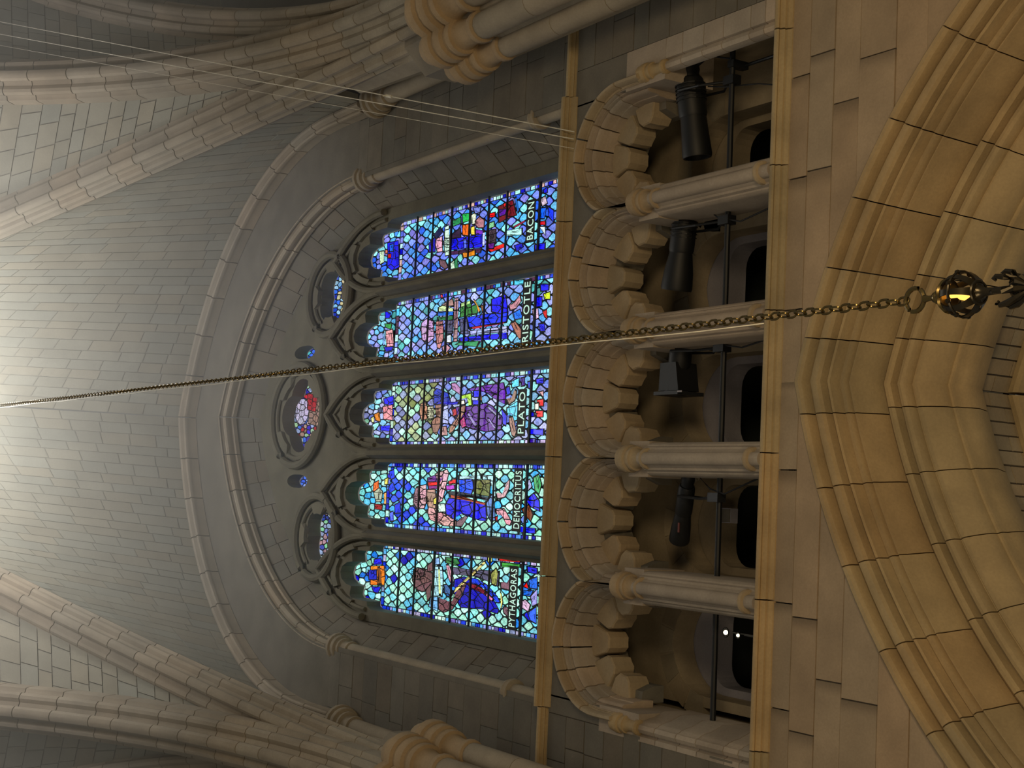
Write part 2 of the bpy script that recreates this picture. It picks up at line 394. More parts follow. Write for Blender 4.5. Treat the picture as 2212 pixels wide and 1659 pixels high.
for k, A in enumerate(TA):
    t = thing('triforium_arch', 'small round arch with five blocky cusps, ' + what[k], 'arch', (A.xc, 10.2, 15.1), 'triforium arches')
    cl = (COLX[k + 1] + (.004 if k < 4 else -.3), COLX[k] - (.004 if k else -.3))
    ring = [-1.27, -.86, -.60, -.36, -.12, .14, .36, .60, .85, 1.27]
    for prof, sh in ((HOOD, .06), (MAINP, 0)):
        js = [ring[0]] + [v + sh + random.uniform(-.03, .03) for v in ring[1:-1]] + [ring[-1]]
        for a, b in zip(js[:-1], js[1:]):
            V, F = arch_stone(A, prof, a + .008, b - .008, 4, cl); obj('voussoir', V, F, TRIF if prof is MAINP else TAN, t, sm=True, tint=tnt(.1, .05))
    for i in range(7):
        V, F = arch_stone(A, BACKP, -1.2 + i * .343 + .01, -1.2 + (i + 1) * .343 - .01, 2); obj('back_voussoir', V, F, GREY, t, tint=tnt())
    for c0, c1 in ((-100, -63), (-58, -22), (-16.5, 16.5), (22, 58), (63, 100)):
        c0 += random.uniform(-2, 2); c1 += random.uniform(-2, 2)
        mid = (c0 + c1) / 2; rings = []
        ri = .36 if abs(mid) < 10 else .35
        for y, shr in ((10.325, 1.0), (10.345, 0.0), (10.48, 0.0), (10.62, .8)):
            g = 1.2 * shr; ro, rn = .695, ri + .012 * shr
            pts = []
            for f in (0, .5, 1):
                a = math.radians(c0 + g + (c1 - c0 - 2 * g) * f); rr = ro
                pts.append((A.xc + rr * math.sin(a), y, 15.43 + rr * math.cos(a)))
            for f in (1, .8, .5, .2, 0):
                a = math.radians(c0 + g + (c1 - c0 - 2 * g) * f); rr = rn + (.07 if f in (0, 1) else 0.0)
                pts.append((A.xc + rr * math.sin(a), y, 15.43 + rr * math.cos(a)))
            rings.append(pts)
        V, F = loft(rings); obj('cusp_stone', V, F, TAN, t, tint=tnt(.08, .04))
def vert_prism(half, z0, z1, cx, seam=()):
    prof = [(cx + x, y) for x, y in half] + [(cx - x, y) for x, y in reversed(half) if x > 0]
    return loft([[(x, y, z) for x, y in prof] for z in (z0, z1)])
CH = [(0, 9.872), (.03, 9.877), (.055, 9.893), (.07, 9.92), (.072, 9.95), (.09, 9.965), (.1, 9.985), (.125, 9.99), (.14, 10.03), (.155, 10.035), (.175, 10.06), (.185, 10.10), (.185, 10.62)]
CAPC = [(.085, 14.70), (.118, 14.715), (.122, 14.745), (.1, 14.76), (.09, 14.775), (.092, 14.86), (.105, 14.91), (.118, 14.925), (.138, 14.93), (.142, 14.96), (.126, 14.975), (.128, 15.01), (.155, 15.02), (.163, 15.04), (.163, 15.08), (.146, 15.09), (.145, 15.16)]
nb = ['between the two openings farthest from the lit bulbs', 'hidden in part by the hanging chain', 'right of the opening with the red-striped spotlight', 'beside the opening with two lit bulbs']
for k in range(1, 5):
    cx = COLX[k]
    t = thing('triforium_column', 'slim clustered stone column ' + nb[k - 1], 'column', (cx, 10.1, 12.62), 'triforium columns')
    V, F = vert_prism(CH, 12.80, 14.8, cx); obj('shaft', V, F, TRIF, t, sm=True, tint=tnt(.06))
    V, F = lathe(cx, 9.965, [(.085, 12.93), (.12, 12.945), (.128, 12.975), (.12, 13.0), (.085, 13.015)], 16); obj('shaft_ring', V, F, TAN, t, sm=True)
    V, F = lathe(cx, 9.985, CAPC, 18); obj('capital', V, F, TAN, t, sm=True, tint=tnt(.06))
    V, F = box(cx - .2, cx + .2, 10.05, 10.62, 14.8, 15.16); obj('impost', V, F, TRIF, t)
JP = [(.43, 10.0), (.25, 9.995), (.195, 10.0), (.185, 10.035), (.168, 10.04), (.155, 9.995), (.115, 9.975), (.07, 9.99), (.055, 10.035), (.04, 10.05), (.03, 10.08), (.015, 10.12), (0, 10.2), (-.06, 10.34), (-.06, 10.7), (.43, 10.7)]
JPR = JP[:9] + [(.055, 10.10), (.12, 10.2), (.43, 10.6)]
for sg, xj, nm in ((1, 4.84, 'coursed stone jamb beside the opening with the fattest spotlight'), (-1, -2.33, 'coursed stone jamb beside the opening with two lit bulbs')):
    t = thing('triforium_jamb', nm, 'jamb', (xj, 10.2, 12.62), 'triforium jambs')
    zs = [12.80, 13.05, 13.28, 13.72, 14.05, 14.42, 14.72]
    for a, b in zip(zs[:-1], zs[1:]):
        V, F = loft([[(xj + sg * min(x, .43 if sg > 0 else .25), y, z) for x, y in (JPR if sg > 0 else JP)] for z in (a + .006, b - .006)]); obj('jamb_stone', V, F, TRIF, t, sm=True, tint=tnt(.12, .04))
    cx = xj + sg * .105
    V, F = lathe(cx, 10.01, [(a * .72, b) for a, b in CAPC], 18); obj('capital', V, F, LIME, t, sm=True)
    V, F = box(*sorted((xj - sg * .04, xj + (.43 if sg > 0 else -.25))), 9.998, 10.7, 14.72, 15.46); obj('impost', V, F, TRIF, t)
# passage behind the arches
pas = thing('wall_back', 'shadowed passage wall with dark doorways behind the small arches', 'wall', (XC, 11.3, 12.5), kind='structure')
pz0 = 12.5
for k, bx in enumerate(BAYX):
    x0, x1 = COLX[k + 1], COLX[k]
    A2 = Arch(bx, 15.2, .58, 15.82)
    w = MB()
    N = 16
    pts = [A2.pt(-1 + 2 * i / N) for i in range(N + 1)]
    for (a, za), (b, zb) in zip(pts[:-1], pts[1:]):
        V, F = hexa([(a, 11.31, za), (b, 11.31, zb), (b, 11.31, 17.0), (a, 11.31, 17.0), (a, 11.62, za), (b, 11.62, zb), (b, 11.62, 17.0), (a, 11.62, 17.0)]); w.add(V, F)
    for a, b in ((x0, bx - .58), (bx + .58, x1 + (.43 if k == 0 else 0))): w.add(*box(a, b, 11.31, 11.62, pz0, 17.0))
    obj('wall_face', w.V, w.F, PASS, pas)
    for i in range(7):
        V, F = arch_stone(A2, [(-.26, 11.30), (-.26, 11.4), (-.005, 11.6), (-.005, 11.3)], -1 + i * 2 / 7 + .012, -1 + (i + 1) * 2 / 7 - .012, 2); obj('voussoir', V, F, PASS, pas, tint=tnt(.2))
    w = MB(); dw, zt_ = .49, 15.42
    arcp = [(bx - dw, pz0), (bx - dw, zt_ - .25)] + [(bx - dw + .25 - .25 * math.cos(PI / 2 * i / 5), zt_ - .25 + .25 * math.sin(PI / 2 * i / 5)) for i in range(6)] + \
           [(bx + dw - .25 + .25 * math.sin(PI / 2 * i / 5), zt_ - .25 + .25 * math.cos(PI / 2 * i / 5)) for i in range(6)] + [(bx + dw, pz0)]
    for (a, za), (b, zb) in zip(arcp[:-1], arcp[1:]):
        if b - a > 1e-4:
            V, F = hexa([(a, 11.63, za), (b, 11.63, zb), (b, 11.63, 16.2), (a, 11.63, 16.2), (a, 11.9, za), (b, 11.9, zb), (b, 11.9, 16.2), (a, 11.9, 16.2)]); w.add(V, F)
    w.add(*box(bx - .75, bx - dw, 11.63, 11.9, pz0, 16.2)); w.add(*box(bx + dw, bx + .75, 11.63, 11.9, pz0, 16.2))
    obj('tympanum', w.V, w.F, PLAST if k in (1, 2, 4) else PASS, pas)
w = MB()
for b in (box(-3.6, 6.2, 10.3, 13.2, 16.98, 17.1), box(-3.6, 6.2, 10.02, 13.2, 12.4, 12.5), box(-2.75, -2.42, 10.65, 13.2, 12.4, 17.1), box(5.27, 5.5, 10.55, 13.2, 12.4, 17.1)): w.add(*b)
obj('passage_shell', w.V, w.F, PASS, pas)
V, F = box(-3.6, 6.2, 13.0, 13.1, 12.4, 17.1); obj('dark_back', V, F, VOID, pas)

# ---------------- clerestory wall and window recess
WR = Arch(XC, 23.4, 0, R=6.4, e=1.7)             # wall rib (half span 4.7)
WA = Arch(XC, 22.9, 3.75, 28.3)                  # arch of the window recess
cler = thing('wall_back', 'dim grey clerestory wall around the five light stained glass window', 'wall', (XC, 10.1, 16.6), kind='structure')
lun = MB()
for sg in (-1, 1):
    n = 30
    for i in range(n):
        a, b = sg * i / n, sg * (i + 1) / n
        p, q = WA.pt(a, .02), WA.pt(b, .02); r, s = WR.pt(b, -.3), WR.pt(a, -.3)
        lun.add([(p[0], 10.12, p[1]), (q[0], 10.12, q[1]), (r[0], 10.12, r[1]), (s[0], 10.12, s[1])], [(0, 1, 2, 3)])
    p, r = WA.pt(sg, .06), WR.pt(sg, -.3); p = (p[0], 23.1); r = (r[0], 23.9)
    lun.add([(p[0], 10.135, 16.5), (p[0], 10.135, p[1]), (r[0], 10.135, r[1]), (r[0] + sg * .4, 10.135, r[1]), (r[0] + sg * .4, 10.135, 16.5)], [(0, 1, 2, 3, 4)])
for sg in (-1, 1):
    p, r = WA.pt(sg, .02), WR.pt(sg, -.3)
    lun.add([(p[0], 10.118, 22.84), (p[0], 10.118, p[1] + .01), (r[0], 10.118, r[1] + .01), (r[0], 10.118, 22.84)], [(0, 1, 2, 3)])
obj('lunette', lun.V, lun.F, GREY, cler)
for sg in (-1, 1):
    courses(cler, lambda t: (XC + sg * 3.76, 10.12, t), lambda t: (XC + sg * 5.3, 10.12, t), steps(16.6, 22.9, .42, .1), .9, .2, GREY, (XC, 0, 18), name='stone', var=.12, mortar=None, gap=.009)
    # splayed jamb and soffit of the recess
    courses(cler, lambda t: (XC + sg * 3.72, 10.40, t), lambda t: (XC + sg * 3.16, 11.02, t), steps(16.7, 22.9, .45, .1), .55, .2, GREY, (XC, 10, 20), name='jamb_stone', var=.1)
    WB = Arch(XC, 22.9, 3.2, 27.75)
    courses(cler, lambda t: (WA.pt(sg * t, .03)[0], 10.40, WA.pt(sg * t, .03)[1]), lambda t: (WB.pt(sg * t)[0], 11.0, WB.pt(sg * t)[1]), steps(0, 1, .07, .1), .6, .2, GREY, (XC, 10, 20), name='soffit_stone', var=.08)
V, F = loft([[(x, y, z) for y, z in ((10.1, 16.45), (9.95, 16.62), (11.05, 17.6), (11.05, 17.3))] for x in (XC - 4.0, XC + 4.0)]); obj('sloping_sill', V, F, GREY, cler)
warch = thing('window_arch', 'dim pointed arch moulding framing the stained glass window', 'arch', (XC, 10.3, 22.9))
WP = [(-.06, 10.2), (-.05, 10.13), (-.02, 10.11), (.0, 10.13), (.01, 10.17), (.02, 10.2), (.035, 10.18), (.07, 10.18), (.095, 10.21), (.1, 10.26), (.085, 10.3), (.08, 10.33), (.11, 10.35), (.11, 10.42), (-.06, 10.42)]
for i in range(18):
    V, F = arch_stone(WA, WP, -1.02 + 2.04 * i / 18 + .0015, -1.02 + 2.04 * (i + 1) / 18 - .0015, 3); obj('voussoir', V, F, RIB, warch, sm=True, tint=tnt(.07))
CAPP = [(.10, 0), (.125, .01), (.13, .04), (.1, .06), (.1, .16), (.115, .22), (.15, .235), (.155, .27), (.135, .285), (.14, .32), (.18, .335), (.19, .36), (.19, .40), (.165, .415), (.17, .45), (.205, .46), (.21, .52), (.17, .55)]
def shaft(name, label, x, y, z0, zc, r, ringz=None, cs=1.0, grp=None):
    t = thing(name, label, 'shaft', (x, y, z0), grp)
    V, F = lathe(x, y, [(r, z0), (r, zc + .02)], 14); obj('shaft_drum', V, F, RIB, t, sm=True)
    V, F = lathe(x, y, [(a * cs * r / .1, zc + b * cs) for a, b in CAPP], 18); obj('capital', V, F, RIB, t, sm=True)
    if ringz:
        V, F = lathe(x, y, [(r, ringz - .09), (r * 1.5, ringz - .07), (r * 1.6, ringz - .03), (r * 1.3, ringz), (r * 1.45, ringz + .04), (r * 1.35, ringz + .08), (r, ringz + .1)], 16); obj('shaft_ring', V, F, RIB, t, sm=True)
    return t
shaft('window_shaft', 'slim round shaft with ringed capital beside the window figure in a red coat', XC + 3.72, 10.27, 16.6, 22.38, .105, 17.75, grp='window shafts')
shaft('window_shaft', 'slim round shaft with ringed capital beside the window figure with a staff', XC - 3.72, 10.27, 16.6, 22.38, .105, 17.75, grp='window shafts')
shaft('wall_rib_shaft', 'dark round shaft below the wall rib, next to the pier with the large capital', XC + 4.74, 9.93, 16.6, 21.45, .13, grp='wall rib shafts')
shaft('wall_rib_shaft', 'dark round shaft below the wall rib on the side of the lit bulbs', XC - 4.74, 9.93, 16.6, 21.45, .13, grp='wall rib shafts')

# ---------------- vault ribs, piers, webs
def rib_path(p0, p1, R, z0):                     # arc in the vertical plane through p0 -> p1 (plan), springing upright at p0
    a = np.array(p0, float); u = np.array(p1, float) - a; T = np.linalg.norm(u); u /= T
    fm = math.acos((R - T) / R)
    def f(s, h=0.0, w=0.0):                      # s 0 spring .. 1 crown, h outward, w sideways
        ph = fm * s; rr = R + h
        run = R - rr * math.cos(ph); z = z0 + rr * math.sin(ph)
        return np.array([a[0] + u[0] * run - u[1] * w, a[1] + u[1] * run + u[0] * w, z])
    f.arc = R * fm
    return f
RP = [(.02, -.02), (.06, 0), (.085, .045), (.08, .09), (.065, .12), (.1, .14), (.13, .15), (.15, .14), (.19, .125), (.235, .14), (.265, .18), (.265, .22), (.25, .25), (.28, .27), (.32, .28), (.33, .33), (.33, .55)]
def make_rib(label, f, k=1.0, s1=1.0, ln=.62, grp='vault ribs'):
    t = thing('vault_rib', label, 'rib', tuple(f(0)), grp)
    prof = [(w * k, h * k) for w, h in RP] + [(-w * k, h * k) for w, h in reversed(RP)]
    n = max(4, int(f.arc * s1 / ln)); g = .008 / f.arc
    js = [s1 * i / n + (random.uniform(-.15, .15) * s1 / n if 0 < i < n else 0) for i in range(n + 1)]
    for a, b in zip(js[:-1], js[1:]):
        rings = [[f(s, h, w) for w, h in prof] for s in (a + g, (a + b) / 2, b - g)]
        V, F = loft(rings); obj('voussoir', V, F, RIB, t, sm=True, tint=tnt(.08, .04))
    return t
YN = .25
d_r = rib_path((XC + 4.86, 8.85), (XC, YN), 13, 18.5)
d_l = rib_path((XC - 4.72, 8.9), (XC, YN), 13, 18.5)
t_r = rib_path((XC + PX + .25, 8.6), (XC + PX + .25, YN), 11, 18.5)
t_l = rib_path((XC - PX, 8.6), (XC - PX, YN), 11, 18.5)
n_r = rib_path((XC + 2 * PX - 4.32, 8.9), (XC + 2 * PX + .4, YN), 13, 18.5)
n_l = rib_path((XC - 2 * PX + 4.72, 8.9), (XC - 2 * PX, YN), 13, 18.5)
make_rib('moulded diagonal rib rising from the pier with the large capital toward the glowing crown', d_r)
make_rib('moulded diagonal rib rising on the side of the staff-bearing window figure', d_l)
make_rib('broad cross rib rising from the large capital, crossed by two bright wires', t_r, 1.08)
make_rib('broad cross rib at the picture edge, on the lit-bulb side of the vault', t_l, 1.08)
make_rib('shadowed rib of the next bay, curving away beyond the cross rib with the wires', n_r, 1.0, .9)
make_rib('rib of the neighbouring bay on the lit-bulb side, mostly out of view', n_l, 1.0, .9)
wrib = thing('wall_rib', 'slender double-roll rib arching over the window where vault meets wall', 'rib', (XC, 9.9, 21.9), 'wall ribs')
WRP = [(-.22, 10.11), (-.2, 9.86), (-.12, 9.84), (-.09, 9.80), (-.05, 9.79), (-.02, 9.81), (-.005, 9.85), (.005, 9.875), (.02, 9.86), (.045, 9.855), (.065, 9.875), (.07, 9.91), (.06, 9.94), (.05, 9.98), (.05, 10.11)]
for i in range(22):
    V, F = arch_stone(WR, WRP, -1.13 + 2.26 * i / 22 + .0015, -1.13 + 2.26 * (i + 1) / 22 - .0015, 3); obj('voussoir', V, F, RIB, wrib, sm=True, tint=tnt(.07))

def wr_pt(s):                                    # wall rib extrados, s 0 at springing .. 1 apex (right half)
    x, z = WR.pt(1.12 * (1 - s), -.12); return x, 9.86, z
def mir(p): return 2 * XC - p[0], p[1], p[2]
cell = thing('ceiling', 'vault cell over the window on the figure-in-red-coat side, long pale courses running to the crown', 'vault', (XC, 5, 25), kind='structure')
courses(cell, lambda s: wr_pt(s), lambda s: d_r(.20 + .80 * s, .33), steps(0, 1, 1 / 44, .12), .56, .12, WEB, (XC, 4, 18), gap=.02, name='web_stone', mortar=WMORT, var=.06)
cell = thing('ceiling', 'vault cell over the window on the staff-bearing figure side, long pale courses running to the crown', 'vault', (XC, 5, 25), kind='structure')
courses(cell, lambda s: mir(wr_pt(s)), lambda s: d_l(.20 + .80 * s, .33), steps(0, 1, 1 / 44, .12), .56, .12, WEB, (XC, 4, 18), gap=.02, name='web_stone', mortar=WMORT, var=.06)
for sg, d, t, nd, la in ((1, d_r, t_r, n_r, 'vault cell crossed by two bright wires, bonded in short blocks'), (-1, d_l, t_l, n_l, 'vault cell on the lit-bulb side between diagonal and cross rib')):
    cell = thing('ceiling', la, 'vault', (XC + sg * 3, 4, 25), kind='structure')
    courses(cell, lambda s: d(.12 + .88 * s, .33), lambda s: t(.12 + .88 * s, .36), steps(0, 1, 1 / 40, .22), .38, .12, WEB, (XC, 3, 15), gap=.02, name='web_stone', mortar=WMORT, var=.08)
    cell = thing('ceiling', 'shaded vault cell of the next bay beyond the ' + ('cross rib with the wires' if sg > 0 else 'cross rib at the lit-bulb side'), 'vault', (XC + sg * 6, 4, 25), kind='structure')
    courses(cell, lambda s: nd(.12 + .88 * s, .33), lambda s: t(.12 + .88 * s, .36), steps(0, 1, 1 / 40, .22), .38, .12, WEB, (XC + sg * 5, 3, 15), gap=.02, name='web_stone', mortar=WMORT, var=.08)
    cell = thing('ceiling', 'dark wall cell of the neighbouring bay, ' + ('past the rib that curves away from the large capital' if sg > 0 else 'past the picture edge on the lit-bulb side'), 'vault', (XC + sg * 8, 5, 25), kind='structure')
    courses(cell, lambda s: (XC + sg * 2 * PX - (wr_pt(s)[0] - XC) * sg, wr_pt(s)[1], wr_pt(s)[2]), lambda s: nd(.20 + .80 * s, .33), steps(0, 1, 1 / 30, .12), .6, .12, WEB, (XC + sg * 8, 4, 18), gap=.02, name='web_stone', mortar=WMORT, var=.06)
    # clerestory wall of that bay
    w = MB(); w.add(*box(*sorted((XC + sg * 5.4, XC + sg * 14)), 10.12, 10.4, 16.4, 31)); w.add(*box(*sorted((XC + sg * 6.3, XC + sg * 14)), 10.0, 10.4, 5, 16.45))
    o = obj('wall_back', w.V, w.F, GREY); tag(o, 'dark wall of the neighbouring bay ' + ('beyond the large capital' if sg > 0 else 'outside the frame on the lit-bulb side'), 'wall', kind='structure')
for sg in (-1, 1):
    px = XC + sg * PX
    t = thing('pier', 'clustered pier with a large ringed capital ' + ('where the wires and cross rib meet' if sg > 0 else 'at the lit-bulb edge of the picture'), 'pier', (px, 9.4, 5), 'nave piers')
    V, F = lathe(px, 9.55, [(.62, 5), (.62, 19.2)], 8, PI / 8); obj('pier_core', V, F, RIB, t, tint=(.8, .8, .8))
    for sx, sy, r, n in ((0, 8.86, .22, 'shaft'), (-.42, 9.04, .17, 'shaft'), (.42, 9.04, .17, 'shaft'), (-.6, 9.4, .15, 'shaft'), (.6, 9.4, .15, 'shaft')):
        x = px + sg * sx
        zs = steps(5, 17.2, 1.1, .1)
        for a, b in zip(zs[:-1], zs[1:]):
            V, F = lathe(x, sy, [(r, a + .006), (r, b - .006)], 14); obj('shaft_drum', V, F, RIB, t, sm=True, tint=tnt(.06))
        q = r / .2
        V, F = lathe(x, sy, [(r, 17.2), (r * 1.18, 17.22), (r * 1.22, 17.27), (r * 1.16, 17.31), (r, 17.33), (r, 17.5), (r * 1.1, 17.62), (r * 1.2, 17.66), (r * 1.45, 17.67), (r * 1.5, 17.70), (r * 1.5, 17.76), (r * 1.36, 17.78), (r * 1.4, 17.84), (r * 1.66, 17.86), (r * 1.72, 17.9), (r * 1.72, 18.0), (r * 1.58, 18.02), (r * 1.58, 18.08), (r * 1.82, 18.1), (r * 1.86, 18.14), (r * 1.86, 18.24), (r * 1.5, 18.3), (r * 1.25, 18.5)], 20); obj('capital', V, F, TAN, t, sm=True, tint=(1.05, .98, .9))
    V, F = lathe(px, 9.45, [(.4, 18.0), (.5, 18.5), (.42, 19.0), (.3, 21.5)], 10); obj('springer', V, F, RIB, t)
floor = obj('floor', *box(-14, 16, -14, 13, -.2, 0), LIME); tag(floor, 'stone floor of the nave, below the picture', 'floor', kind='structure')
